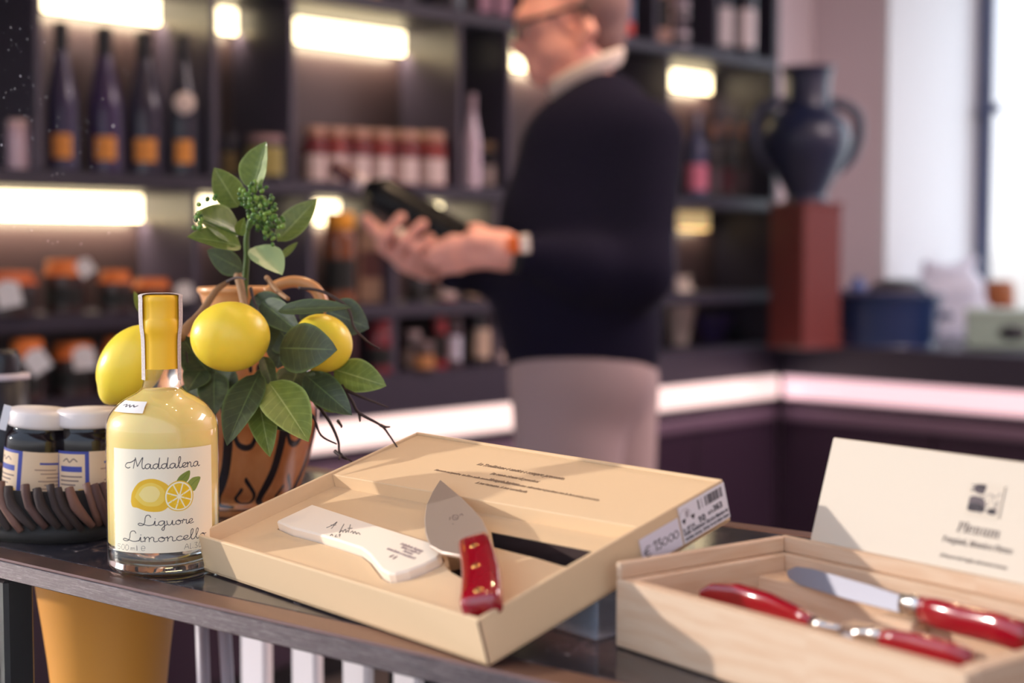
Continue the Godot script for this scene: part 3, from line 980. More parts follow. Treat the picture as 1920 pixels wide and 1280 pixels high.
	# leaves: base, depth, tip, depth, width in pixels, sideways tilt, up tilt, material, fold
	var V := [
		[[474, 358], 1.21, [497, 265], 1.20, 56, -0.5, 0.1, "leaf", 0.55], [[446, 388], 1.215, [402, 315], 1.20, 50, 0.1, 0.2, "leaf", 0.3], [[448, 434], 1.21, [372, 398], 1.175, 64, 0.2, 0.5, "leaf", 0.15], [[452, 462], 1.20, [354, 440], 1.17, 48, 0.1, 0.7, "leaf", 0.5],
		[[456, 506], 1.215, [386, 470], 1.22, 46, -0.1, -0.4, "dark_leaf", 0.1], [[478, 462], 1.20, [529, 512], 1.17, 54, 0.4, 0.6, "pale_leaf", 0.25], [[520, 452], 1.215, [594, 373], 1.225, 46, 0.0, 0.3, "leaf", 0.3], [[522, 486], 1.21, [559, 453], 1.22, 12, 0.0, 0.0, "leaf", 0.3], [[449, 440], 1.195, [458, 408], 1.18, 20, 0, 0.1, "leaf", 0.5],
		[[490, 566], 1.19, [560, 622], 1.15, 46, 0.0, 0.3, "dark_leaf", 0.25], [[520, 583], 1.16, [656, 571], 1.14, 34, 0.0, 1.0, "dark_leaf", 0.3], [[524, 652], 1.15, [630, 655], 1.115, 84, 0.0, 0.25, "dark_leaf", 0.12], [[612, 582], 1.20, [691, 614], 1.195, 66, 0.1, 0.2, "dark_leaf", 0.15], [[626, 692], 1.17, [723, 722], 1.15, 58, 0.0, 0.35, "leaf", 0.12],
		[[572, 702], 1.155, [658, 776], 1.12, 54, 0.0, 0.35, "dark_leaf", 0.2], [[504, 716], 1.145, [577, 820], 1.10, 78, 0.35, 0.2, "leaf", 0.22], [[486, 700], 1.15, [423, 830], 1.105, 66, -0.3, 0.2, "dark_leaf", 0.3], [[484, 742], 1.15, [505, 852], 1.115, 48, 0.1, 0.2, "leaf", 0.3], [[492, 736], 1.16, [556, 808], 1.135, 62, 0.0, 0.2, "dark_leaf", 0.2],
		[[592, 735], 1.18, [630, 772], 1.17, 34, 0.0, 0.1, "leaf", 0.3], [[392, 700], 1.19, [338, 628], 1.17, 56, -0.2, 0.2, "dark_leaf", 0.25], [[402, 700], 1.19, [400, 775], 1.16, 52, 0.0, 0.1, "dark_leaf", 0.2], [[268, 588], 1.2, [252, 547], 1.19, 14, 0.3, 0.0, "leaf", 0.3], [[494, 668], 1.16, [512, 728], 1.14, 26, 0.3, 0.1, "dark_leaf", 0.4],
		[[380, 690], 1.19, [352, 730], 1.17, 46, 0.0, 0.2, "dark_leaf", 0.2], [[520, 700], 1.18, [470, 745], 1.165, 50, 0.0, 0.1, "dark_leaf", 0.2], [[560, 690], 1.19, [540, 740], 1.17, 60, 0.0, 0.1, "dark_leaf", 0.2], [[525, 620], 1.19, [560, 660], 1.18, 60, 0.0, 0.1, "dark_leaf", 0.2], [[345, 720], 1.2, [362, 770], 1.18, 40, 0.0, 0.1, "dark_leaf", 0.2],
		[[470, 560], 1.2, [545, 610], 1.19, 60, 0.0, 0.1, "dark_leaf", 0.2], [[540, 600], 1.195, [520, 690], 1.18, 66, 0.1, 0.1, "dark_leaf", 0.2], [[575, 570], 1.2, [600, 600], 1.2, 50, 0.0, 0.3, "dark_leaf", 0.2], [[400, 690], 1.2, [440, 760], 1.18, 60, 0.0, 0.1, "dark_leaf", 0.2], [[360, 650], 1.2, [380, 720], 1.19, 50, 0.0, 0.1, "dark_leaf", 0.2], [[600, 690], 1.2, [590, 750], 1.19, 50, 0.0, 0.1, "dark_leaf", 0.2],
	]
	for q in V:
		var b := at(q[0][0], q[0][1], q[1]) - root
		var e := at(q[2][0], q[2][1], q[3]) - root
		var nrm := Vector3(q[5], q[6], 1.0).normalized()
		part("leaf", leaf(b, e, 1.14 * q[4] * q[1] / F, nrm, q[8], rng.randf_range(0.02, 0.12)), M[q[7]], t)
	# clusters of green berries on short stalks
	var bm := [mat(rgb(84, 128, 42), 0.4), mat(rgb(58, 94, 34), 0.4), mat(rgb(122, 158, 62), 0.4)]
	var seed_mesh := lathe(tool(), [Vector2(0.0001, -1.25), Vector2(0.55, -1.0), Vector2(0.95, -0.35), Vector2(1, 0.1), Vector2(0.75, 0.8), Vector2(0.3, 1.15), Vector2(0.0001, 1.25)], 9)
	seed_mesh.generate_normals()
	var bud := seed_mesh.commit()
	var spots := []
	for k in 160:
		var f := rng.randf()
		var c: Vector2 = Vector2(474, 360).lerp(Vector2(512, 436), f) + Vector2(rng.randfn(0, 1), rng.randfn(0, 1)).limit_length(1.7) * Vector2(17, 14)
		spots.append([c, rng.randf_range(1.165, 1.2)])
	for k in 14:
		spots.append([Vector2(374, 413) + Vector2(rng.randfn(0, 5), rng.randfn(0, 11)), rng.randf_range(1.165, 1.18)])
	for k in 5:
		spots.append([Vector2(397, 372) + Vector2(rng.randfn(0, 7), rng.randfn(0, 4)), 1.19])
	var stalk := part("berry_stalk", tube(tool(), loc.call(px3([[466, 430], [474, 400], [478, 365], [480, 345]], 1.205, 1.19)), 0.0016, 0.0008, 6), M.stem, t)
	part("berry_stalk", tube(tool(), loc.call(px3([[466, 430], [485, 412], [505, 430], [518, 442]], 1.205, 1.19)), 0.0014, 0.0008, 6), M.stem, t)
	var stalk2 := part("berry_stalk", tube(tool(), loc.call(px3([[448, 440], [410, 425], [380, 412]], 1.2, 1.175)), 0.0012, 0.0007, 6), M.stem, t)
	for q in spots:
		var o := part("berry", bud, bm[rng.randi() % 3], stalk if q[0].x > 420 else stalk2)
		var r := rng.randf_range(3.4, 4.8) * 1.18 / F
		o.transform = Transform3D(Basis.from_euler(Vector3(rng.randf_range(-0.8, 0.8), rng.randf() * 6, rng.randf_range(-1.0, 1.0))).scaled(Vector3(r, r, r)), at(q[0].x, q[0].y, q[1]) - root)

# ---------------------------------------------------------------- kraft gift box
var KB := Transform3D()
func kp(x: float, y: float, h: float) -> Vector3:
	return KB.affine_inverse() * on_plane(x, y, KB * Vector3(0, h, 0), KB.basis.y)

func loft(st: SurfaceTool, stations: Array, power := 0.7, seg := 18) -> SurfaceTool:
	# stations: centre, half-width vector, half-thickness vector
	st.set_smooth_group(0)
	var rings := []
	for q in stations:
		var ring := []
		for j in seg:
			var a := TAU * j / seg
			var c := cos(a)
			var s := sin(a)
			ring.append(q[0] + q[1] * signf(c) * pow(absf(c), power) + q[2] * signf(s) * pow(absf(s), power))
		rings.append(ring)
	for i in rings.size() - 1:
		var mid: Vector3 = (stations[i][0] + stations[i + 1][0]) / 2
		for j in seg:
			quad(st, rings[i][j], rings[i][(j + 1) % seg], rings[i + 1][(j + 1) % seg], rings[i + 1][j], mid)
	var last := rings.size() - 1
	for j in seg:
		tri(st, stations[0][0], rings[0][j], rings[0][(j + 1) % seg], stations[1][0])
		tri(st, stations[last][0], rings[last][j], rings[last][(j + 1) % seg], stations[last - 1][0])
	return st

func plate(n: String, lo: Vector3, hi: Vector3, holes: Array, m: Material, parent: Node3D) -> void:
	# a plate with openings cut right through it, built in strips that each opening's middle divides
	var cuts := [lo.x, hi.x]
	for hole in holes:
		var sx := 0.0
		for p in hole:
			sx += p.x
		cuts.append(sx / hole.size())
	cuts.sort()
	var st := tool()
	for i in cuts.size() - 1:
		var pieces: Array = [PackedVector2Array([Vector2(cuts[i], lo.z), Vector2(cuts[i + 1], lo.z), Vector2(cuts[i + 1], hi.z), Vector2(cuts[i], hi.z)])]
		for hole in holes:
			var left := []
			for pc in pieces:
				left.append_array(Geometry2D.clip_polygons(pc, PackedVector2Array(hole)))
			pieces = left
		for pc in pieces:
			extrude(st, Array(pc), lo.y, hi.y)
	part(n, st, m, parent)

func xz(list: Array, h: float) -> Array:
	var out := []
	for q in list:
		var p := kp(q[0], q[1], h)
		out.append(Vector2(p.x, p.z))
	return out

func grow(poly: Array, by: float) -> Array:
	var r := Geometry2D.offset_polygon(PackedVector2Array(poly), by)
	return Array(r[0])

func build_gift_box() -> void:
	var yaw := 0.872
	var tilt := 0.2848
	var a := Vector3(-cos(yaw), 0, -sin(yaw))
	var b := Vector3(sin(yaw), 0, -cos(yaw))
	var bb := b * cos(tilt) + Vector3.UP * sin(tilt)
	var nn := Vector3.UP * cos(tilt) - b * sin(tilt)
	KB = Transform3D(Basis(-a, nn, -bb), Vector3(-0.0123, SH + 0.0006, -0.7875))
	var L := 0.3135
	var D := 0.2
	var H := 0.0276
	# clear stand under it
	var s := thing("acrylic_stand", "clear acrylic stand propping up the back of the kraft box", "stand", KB.origin, Basis(-a, Vector3.UP, -b))
	var ac := clear(Color(0.8, 0.9, 1.0), 0.12, 0.03, 0.5)
	slab(s, "plate", Vector3(-L + 0.02, 0, -0.083), Vector3(-0.002, 0.0228, -0.080), ac, 0.0005)
	slab(s, "plate", Vector3(-L + 0.02, 0, -0.165), Vector3(-0.004, 0.0465, -0.162), ac, 0.0005)
	slab(s, "plate", Vector3(-L + 0.02, -0.0006, -0.162), Vector3(-0.004, 0.001, -0.083), ac, 0.0002)
	# tray
	var t := thing("gift_box", "open kraft cardboard box tilted up at its back, knife and wooden board inside", "box", KB.origin, KB.basis)
	var th := 0.0028
	slab(t, "bottom", Vector3(-L, 0, -D), Vector3(0, 0.0025, 0), M.kraft, 0.0004)
	var flare := 0.0012
	var walls := [[Vector3(-L, 0.0002, -th), Vector3(0, H, 0), "front_side"], [Vector3(-L, 0.0002, -D), Vector3(0, H, -D + th), "back_side"], [Vector3(-L, 0.0002, -D + th), Vector3(-L + th, H, -th), "end_side"], [Vector3(-th, 0.0002, -D + th), Vector3(0, H, -th), "end_side"]]
	for w in walls:
		slab(t, w[2], w[0], w[1], M.kraft, 0.0005)
	slab(t, "corner_seam", Vector3(-0.0006, 0.001, -0.0006), Vector3(0.0004, H - 0.0012, 0.0004), mat(rgb(96, 66, 50), 0.8), 0.0001)
	# insert with cut-outs
	var hi := 0.0165
	var board_px := [[519, 976], [586, 945], [650, 965], [720, 988], [808, 1016], [822, 1026], [826, 1036], [820, 1044], [797, 1056], [766, 1068], [740, 1074], [728, 1074], [714, 1066], [703, 1052], [692, 1038], [676, 1026], [643, 1015], [590, 999], [546, 988]]
	var board := xz(board_px, 0.0225)
	var slot := xz([[921, 997], [1112, 1033], [1062, 1063], [1005, 1046], [926, 1026]], hi)
	var knife_hole := xz([[812, 1040], [852, 1030], [905, 1055], [868, 1085], [845, 1072]], hi)
	knife_hole = Array(Geometry2D.clip_polygons(PackedVector2Array(knife_hole), PackedVector2Array(grow(board, 0.0035)))[0])
	plate("insert", Vector3(-L + th, 0.003, -D + th), Vector3(-th, hi, -th), [grow(board, 0.0012), slot, knife_hole], M.kraft, t)
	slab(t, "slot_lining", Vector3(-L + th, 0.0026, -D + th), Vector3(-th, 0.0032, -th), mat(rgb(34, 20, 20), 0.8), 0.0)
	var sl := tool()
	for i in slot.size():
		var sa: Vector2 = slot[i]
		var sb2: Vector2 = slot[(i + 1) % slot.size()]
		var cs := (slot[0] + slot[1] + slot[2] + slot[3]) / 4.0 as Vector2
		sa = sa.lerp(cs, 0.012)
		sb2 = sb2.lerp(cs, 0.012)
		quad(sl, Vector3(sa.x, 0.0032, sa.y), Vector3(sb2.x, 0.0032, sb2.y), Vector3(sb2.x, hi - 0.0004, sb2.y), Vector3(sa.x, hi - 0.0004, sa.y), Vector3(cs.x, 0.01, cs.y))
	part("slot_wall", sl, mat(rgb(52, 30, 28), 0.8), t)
	# raised printed flap along the back
	var f0 := kp(651, 895, 0.0262)
	var f1 := kp(1203, 989, 0.0262)
	var zf := (f0.z + f1.z) / 2
	var fl := tool()
	extrude(fl, [Vector2(-L + th + 0.0006, -D + th), Vector2(-th - 0.0004, -D + th), Vector2(-th - 0.0004, f1.z + (f1.z - f0.z) / (f1.x - f0.x) * -f1.x), Vector2(-L + th + 0.0006, f0.z)], hi, 0.0262, Transform3D(), 0.0006)
	var flap := part("flap", fl, M.kraft, t, "raised back panel printed with small text")
	var ink := mat(rgb(146, 120, 96), 0.8)
	var lines := [["La Tradizione è antica e sempre presente.", 975, 883, 0.0046], ["Da cento ricami di pensieri.", 965, 895, 0.0038], ["Memorie lontane.", 945, 903, 0.0038], ["Nascoste nel quadro, un libro nella memoria degli uomini. Finissime vibrazioni ci parlano con la loro muta presenza.", 960, 907, 0.0036], ["A noi tornano. A noi ascoltarle.", 940, 913, 0.0036]]
	var l0 := kp(800, 882, 0.0263)
	var l1 := kp(1122, 930, 0.0263)
	for i in lines.size():
		var q: Array = lines[i]
		var c := kp(q[1], q[2], 0.0264)
		var m := part("print", lettering(q[0], q[3], "Droid Serif", 0.28), ink, flap)
		var want: float = (l1 - l0).length() if i == 3 else 0.0
		var k := 1.0
		if i == 3:
			k = want / m.mesh.get_aabb().size.x
		m.transform = Transform3D(Basis(Vector3.RIGHT, -PI / 2).scaled(Vector3(k, 1, k)), c)
	# strip of dark wood in the slot
	var c0 := kp(935, 1001, 0.008)
	var c1 := kp(1100, 1037, 0.008)
	var wd := thing("dark_wood_strip", "strip of dark grained wood lying in slot of kraft box", "wood strip", KB.origin, KB.basis)
	part("strip", loft(tool(), [[c0, Vector3(0, 0, 0.0035), Vector3(0, 0.0035, 0)], [c0.lerp(c1, 0.5) + Vector3(0, 0.0004, -0.0005), Vector3(0, 0, 0.0042), Vector3(0, 0.0038, 0)], [c1, Vector3(0, 0, 0.003), Vector3(0, 0.003, 0)]], 0.6, 12), mat(rgb(84, 42, 32), 0.5, 0.0, {"normal_enabled": true, "normal_scale": 0.8, "normal_texture": bumps(), "uv1_triplanar": true, "uv1_scale": Vector3(6, 60, 60)}), wd)
	# stickers on the right end
	var im := image(512, 320, rgb(226, 220, 226))
	var dk := rgb(40, 36, 44)
	var x := 205
	while x < 480:
		var w := rng.randi_range(2, 7)
		if rng.randf() < 0.62:
			im.fill_rect(Rect2i(x, 24, w, 86), dk)
		x += w + 1
	for i in 6:
		stroke(im, [Vector2(60 + 60 * cos(i * 0.6 + 3.3), 95 + 58 * sin(i * 0.6 + 3.3)), Vector2(60 + 60 * cos(i * 0.6 + 3.9), 95 + 58 * sin(i * 0.6 + 3.9))], 3, rgb(120, 110, 116))
	blob(im, [Vector2(14, 120), Vector2(55, 118), Vector2(36, 160)], dk)
	blob(im, [Vector2(112, 118), Vector2(154, 118), Vector2(134, 158)], dk)
	blob(im, [Vector2(60, 60), Vector2(96, 58), Vector2(92, 110), Vector2(64, 112)], rgb(170, 160, 166))
	var stp := kp(1275, 975, 0.0)
	var right := func(px: float, py: float) -> Vector3: return KB.affine_inverse() * on_plane(px, py, KB.origin + KB.basis.x * 0.0006, KB.basis.x)
	var p0: Vector3 = right.call(1274, 960)
	var p1: Vector3 = right.call(1357, 906)
	var p2: Vector3 = right.call(1368, 966)
	var p3: Vector3 = right.call(1281, 1019)
	p0.y = minf(p0.y, H - 0.002)
	p1.y = minf(p1.y, H - 0.002)
	var z0 := (p0.z + p3.z) / 2
	var z1 := (p1.z + p2.z) / 2
	var y0 := H - 0.0015
	var y1 := 0.003
	var stick := part("barcode_sticker", patch(tool(), Vector3(0.0006, y0, z0), Vector3(0.0006, y0, z1), Vector3(0.0006, y1, z1), Vector3(0.0006, y1, z0)), mat(Color.WHITE, 0.7, 0.0, {"albedo_texture": ImageTexture.create_from_image(im)}), t, "white barcode sticker")
	var hgt := y0 - y1
	var wid := absf(z1 - z0)
	for q in [["10", 0.115, 0.36, 0.0058, true], ["363", 0.0, 0.42, 0.0052, true], ["art.", 0.0, 0.60, 0.003, false], ["Knife Tradizione Classica Manico in", 0.0, 0.22, 0.0026, false], ["resina rossa, lama in acciaio inox", 0.0, 0.1, 0.0026, false], ["n. 4116", 0.0, 0.34, 0.0026, false]]:
		var m := part("print", lettering(q[0], q[3], "Droid Sans", 0.0, q[4]), mat(rgb(52, 46, 54), 0.8), stick)
		var fx: float = {"10": 0.42, "363": 0.78, "art.": 0.62, "n. 4116": 0.14}.get(q[0], 0.5)
		var fy: float = {"10": 0.40, "363": 0.47, "art.": 0.44, "n. 4116": 0.36, "Knife Tradizione Classica Manico in": 0.24}.get(q[0], 0.1)
		var k := minf(1.0, wid * 0.94 / m.mesh.get_aabb().size.x)
		m.transform = Transform3D(Basis(Vector3.UP, PI / 2).scaled(Vector3(1, 1, 1)) * Basis.from_scale(Vector3(k, 1, 1)), Vector3(0.0011, y1 + hgt * fy, lerpf(z0, z1, fx)))
	var pr := image(256, 160, rgb(222, 214, 224))
	stroke(pr, [Vector2(58, 62), Vector2(36, 58), Vector2(24, 84), Vector2(34, 110), Vector2(56, 106)], 6, dk)
	stroke(pr, [Vector2(14, 78), Vector2(50, 76)], 5, dk)
	stroke(pr, [Vector2(14, 92), Vector2(48, 90)], 5, dk)
	stroke(pr, [Vector2(78, 66), Vector2(94, 52), Vector2(92, 108)], 6, dk)
	stroke(pr, [Vector2(104, 58), Vector2(126, 54), Vector2(112, 74), Vector2(130, 86), Vector2(116, 106), Vector2(102, 100)], 6, dk)
	for cx in [152.0, 192.0, 226.0]:
		stroke(pr, [Vector2(cx, 62), Vector2(cx - 16, 78), Vector2(cx - 6, 102), Vector2(cx + 14, 92), Vector2(cx + 10, 68), Vector2(cx, 62)], 5, dk)
	var q0: Vector3 = right.call(1197, 1011)
	var qz0 := q0.z
	var qz1 := z0 + 0.0015
	part("price_sticker", patch(tool(), Vector3(0.0006, H - 0.007, qz0), Vector3(0.0006, H - 0.007, qz1), Vector3(0.0006, 0.003, qz1), Vector3(0.0006, 0.003, qz0)), mat(Color.WHITE, 0.7, 0.0, {"albedo_texture": ImageTexture.create_from_image(pr)}), t, "white sticker with a handwritten price")
	# pale wooden board with signature
	var wb := thing("wooden_board", "small pale wooden board with a signature, lying in kraft box", "cutting board", KB.origin, KB.basis)
	part("blank", extrude(tool(), board, 0.0115, 0.0225, Transform3D(), 0.0012), M.board_wood, wb)
	var sig := [[[612, 989], [622, 985], [632, 978], [628, 983], [621, 991]], [[620, 984], [630, 984]], [[645, 982], [640, 991], [636, 999], [641, 994], [643, 998]], [[643, 996], [648, 992], [648, 998], [652, 994]], [[657, 983], [653, 998]], [[652, 990], [661, 990]], [[657, 998], [661, 995], [662, 1000], [666, 996], [668, 1001], [672, 998], [675, 1002]], [[619, 1004], [622, 1001], [624, 1004]], [[631, 1002], [628, 1006], [633, 1006]], [[635, 1003], [638, 1001], [636, 1006]]]
	var sm := mat(rgb(60, 54, 60), 0.7)
	var st := tool()
	for l in sig:
		var ps := []
		for q in l:
			ps.append(kp(q[0], q[1], 0.0226))
		tube(st, smooth(ps, 4), 0.00022, 0.0002, 5)
	part("signature", st, sm, wb)
	var dir := (kp(790, 1040, 0.0227) - kp(735, 1020, 0.0227)).normalized()
	for q in [["Coltelleria forgiata", 772, 1026], ["fatto a mano in", 770, 1031], ["Toscana", 765, 1035], ["www.lame-e-mestieri.it", 752, 1037]]:
		var m := part("print", lettering(q[0], 0.0021, "Droid Sans"), mat(rgb(168, 146, 146), 0.8), wb)
		m.transform = Transform3D(Basis(dir, Vector3.UP.cross(dir), Vector3.UP), kp(q[1], q[2], 0.0227))
	var mk := tool()
	for q in [[733, 1043, 0.0012], [737, 1041, 0.0009], [741, 1045, 0.0011], [738, 1047, 0.0008], [744, 1043, 0.0006]]:
		lathe(mk, [Vector2(0.0001, 0.0001), Vector2(q[2], 0.0001), Vector2(q[2] * 0.6, 0.00015), Vector2(0.0001, 0.00016)], 8, Transform3D(Basis(), kp(q[0], q[1], 0.0225)))
	part("brand_mark", mk, mat(rgb(96, 44, 56), 0.8), wb)
	# red handled knife lying across
	var kn := thing("cheese_knife", "broad bladed cheese knife with red handle and three rivets, lying in kraft box", "knife", KB.origin, KB.basis)
	var A := kp(905, 1130, 0.027)
	var B := kp(826, 903, 0.031)
	var ax := (B - A).normalized()
	var kn_n := Vector3.RIGHT.cross(ax).normalized()
	if kn_n.y < 0:
		kn_n = -kn_n
	var onk := func(px: float, py: float, up: float) -> Vector3: return KB.affine_inverse() * on_plane(px, py, KB * (A + kn_n * up), KB.basis * kn_n)
	var bl := []
	for q in [[826, 901], [812, 922], [800, 948], [796, 974], [798, 1000], [806, 1024], [828, 1037], [862, 1043], [868, 1027], [919, 1010], [914, 996], [905, 976], [888, 956], [868, 936], [846, 917]]:
		var v: Vector3 = onk.call(q[0], q[1], 0.0)
		bl.append(v)
	var e1 := (bl[7] - bl[0]).normalized() as Vector3
	var fx := Transform3D(Basis(kn_n.cross(ax).normalized(), kn_n, Vector3.ZERO), A)
	fx.basis.z = fx.basis.x.cross(fx.basis.y)
	var bp := []
	for v in bl:
		var l := fx.affine_inverse() * v as Vector3
		bp.append(Vector2(l.x, l.z))
	var steel := mat(rgb(206, 190, 180), 0.42, 0.75, {"normal_enabled": true, "normal_scale": 0.12, "normal_texture": bumps(), "uv1_triplanar": true, "uv1_scale": Vector3(3, 60, 60)})
	part("blade", extrude(tool(), bp, -0.0009, 0.0009, fx, 0.0005), steel, kn, "broad steel blade")
	var mk2 := tool()
	for q in [[[848, 970], [850, 966], [855, 965], [859, 968], [857, 973], [851, 974], [848, 970]], [[852, 969], [856, 971]], [[843, 974], [844, 969]], [[862, 966], [866, 963], [868, 966]], [[849, 981], [850, 983]]]:
		var ps := []
		for c in q:
			ps.append(onk.call(c[0], c[1], 0.001))
		tube(mk2, smooth(ps, 4), 0.0002, 0.0002, 5)
	part("stamp", mk2, mat(rgb(96, 72, 70), 0.7), kn)
	var stn := []
	var hl := [[[859, 1027], [920, 1008]], [[861, 1034], [924, 1020]], [[867, 1068], [934, 1050]], [[868, 1095], [941, 1078]], [[866, 1125], [943, 1105]], [[865, 1143], [942, 1126]], [[866, 1147], [941, 1131]]]
	for i in hl.size():
		var l: Vector3 = onk.call(hl[i][0][0], hl[i][0][1], 0.003)
		var r: Vector3 = onk.call(hl[i][1][0], hl[i][1][1], 0.003)
		var k: float = [0.75, 1.0, 1.0, 1.0, 1.0, 0.95, 0.8][i]
		stn.append([(l + r) / 2, (r - l) / 2 * (0.94 if i in [0, 6] else 1.0), kn_n * 0.0078 * k])
	var kh := part("handle", loft(tool(), stn, 0.55, 24), M.red, kn, "glossy red handle")
	for q in [[889, 1023], [892, 1061], [897, 1106]]:
		var c: Vector3 = onk.call(q[0], q[1], 0.0104)
		part("rivet", lathe(tool(), [Vector2(0.0026, -0.001), Vector2(0.0025, 0.0005), Vector2(0.0016, 0.0009), Vector2(0.0001, 0.001)], 16, Transform3D(Basis(kn_n.cross(ax), kn_n, ax), c)), mat(rgb(206, 160, 96), 0.25, 1.0), kh)

# ---------------------------------------------------------------- wooden knife box
var BB := Transform3D()
func bpx(x: float, y: float, h: float) -> Vector3:
	return BB.affine_inverse() * on_plane(x, y, Vector3(0, SH + h, 0), Vector3.UP)

func build_knife_box() -> void:
	var yaw := 0.9367
	var a := Vector3(cos(yaw), 0, sin(yaw))
	var b := Vector3(sin(yaw), 0, -cos(yaw))
	BB = Transform3D(Basis(a, Vector3.UP, -b), Vector3(0.0583, SH + 0.0002, -0.8307))
	var L := 0.2361
	var D := 0.1365
	var lo := 0.0384
	var hi := 0.0480
	var t := thing("knife_box", "pale wooden knife box with its printed lid standing open behind", "box", BB.origin, BB.basis)
	slab(t, "bottom", Vector3(0.007, 0.0, -D + 0.007), Vector3(L - 0.007, 0.006, -0.007), M.wood, 0.0)
	slab(t, "front_board", Vector3(0, 0, -0.008), Vector3(L, lo, 0), M.wood, 0.0009)
	slab(t, "back_board", Vector3(0, 0, -D), Vector3(L, lo, -D + 0.009), M.wood, 0.0009)
	slab(t, "back_rim", Vector3(0, lo, -D), Vector3(L, hi, -D + 0.0045), M.wood, 0.0009)
	slab(t, "end_board", Vector3(0, 0, -D + 0.009), Vector3(0.009, lo, -0.008), M.wood, 0.0009)
	slab(t, "end_rim", Vector3(0, lo, -D + 0.0045), Vector3(0.0042, hi, 0), M.wood, 0.0009)
	slab(t, "end_board", Vector3(L - 0.009, 0, -D + 0.009), Vector3(L, lo + 0.001, -0.008), M.wood, 0.0009)
	# inner rest for the blades
	var r0 := bpx(1358, 1064, 0.028)
	var zf := r0.z
	slab(t, "blade_rest", Vector3(r0.x, 0.006, -D + 0.009), Vector3(L - 0.009, 0.028, zf), M.pale_wood, 0.0008)
	var r1 := bpx(1600, 1180, 0.026)
	for k in 3:
		slab(t, "notched_rest", Vector3(r1.x - 0.012, 0.006, zf + 0.002 + k * 0.0145), Vector3(r1.x + 0.012, 0.0265 if k != 1 else 0.019, zf + 0.0145 + k * 0.0145), M.pale_wood, 0.0008)
	# lid standing up from the back rim
	var th := 0.31
	var up := Vector3(0, cos(th), -sin(th))
	var ln := Vector3(0, sin(th), cos(th))
	var o := Vector3(0.0195, hi - 0.002, -D - 0.0002)
	var tl := BB.affine_inverse() * on_plane(1562, 819, BB * o, BB.basis * ln) - o
	var lh := tl.dot(up)
	var lt := Transform3D(Basis(Vector3.RIGHT, up, ln), o)
	var lid := part("lid", box(tool(), Vector3(0, 0, -0.0032), Vector3(L + 0.03, lh, 0), 0.0008), mat(rgb(208, 194, 176), 0.6), t, "printed lid standing upright")
	lid.transform = lt
	var lpx := func(x: float, y: float) -> Vector3: return lt.affine_inverse() * (BB.affine_inverse() * on_plane(x, y, BB * o, BB.basis * ln))
	# engraving printed on the lid
	var im := image(128, 128, rgb(208, 194, 176))
	var dk := rgb(46, 38, 46)
	blob(im, [Vector2(18, 10), Vector2(56, 6), Vector2(60, 24), Vector2(52, 44), Vector2(24, 40), Vector2(14, 26)], rgb(80, 68, 72))
	blob(im, [Vector2(26, 12), Vector2(54, 10), Vector2(52, 22), Vector2(30, 22)], dk)
	blob(im, [Vector2(6, 62), Vector2(24, 54), Vector2(60, 62), Vector2(70, 86), Vector2(66, 110), Vector2(10, 110), Vector2(6, 90)], rgb(92, 80, 84))
	blob(im, [Vector2(8, 88), Vector2(36, 82), Vector2(66, 92), Vector2(66, 112), Vector2(10, 114)], dk)
	blob(im, [Vector2(82, 98), Vector2(106, 92), Vector2(112, 114), Vector2(84, 114)], dk)
	for i in 60:
		var p := Vector2(rng.randf_range(8, 118), rng.randf_range(6, 116))
		if p.x < 66 or p.y > 60 or rng.randf() < 0.35:
			stroke(im, [p, p + Vector2(rng.randf_range(-9, 9), rng.randf_range(-9, 9))], rng.randf_range(1.5, 3.5), rgb(110, 98, 100).lerp(dk, rng.randf()))
	stroke(im, [Vector2(60, 56), Vector2(80, 40), Vector2(100, 48), Vector2(116, 36)], 3, rgb(120, 106, 104))
	stroke(im, [Vector2(116, 60), Vector2(112, 84), Vector2(118, 112)], 4, rgb(130, 116, 112))
	var c0: Vector3 = lpx.call(1823, 902)
	var c1: Vector3 = lpx.call(1887, 908)
	var c2: Vector3 = lpx.call(1810, 962)
	var w := c1.x - c0.x
	var h := c0.y - c2.y
	var pz := 0.0004
	var x0 := (c0.x + c2.x) / 2
	part("engraving", patch(tool(), Vector3(x0, c0.y, pz), Vector3(x0 + w, c0.y, pz), Vector3(x0 + w, c0.y - h, pz), Vector3(x0, c0.y - h, pz)), mat(Color.WHITE, 0.7, 0.0, {"albedo_texture": ImageTexture.create_from_image(im)}), lid)
	for q in [["Plenum", 1834, 994, 78, 0.18], ["Forgiati, Manico Pieno", 1831, 1021, 132, 0.18], ["il Piacere del Taglio, dal nostro lavoro", 1824, 1052, 126, 0.18]]:
		var m := part("print", lettering(q[0], 0.006, "Droid Serif", q[4]), mat(rgb(110, 96, 92), 0.8), lid)
		var l0: Vector3 = lpx.call(q[1] - q[3] / 2.0, q[2] - 8.0)
		var l1: Vector3 = lpx.call(q[1] + q[3] / 2.0, q[2] + 12.0)
		var k: float = (l1.x - l0.x) / m.mesh.get_aabb().size.x
		var c: Vector3 = lpx.call(q[1], q[2])
		m.transform = Transform3D(Basis.from_scale(Vector3(k, k, 1)), Vector3(c.x, c.y, 0.0003))
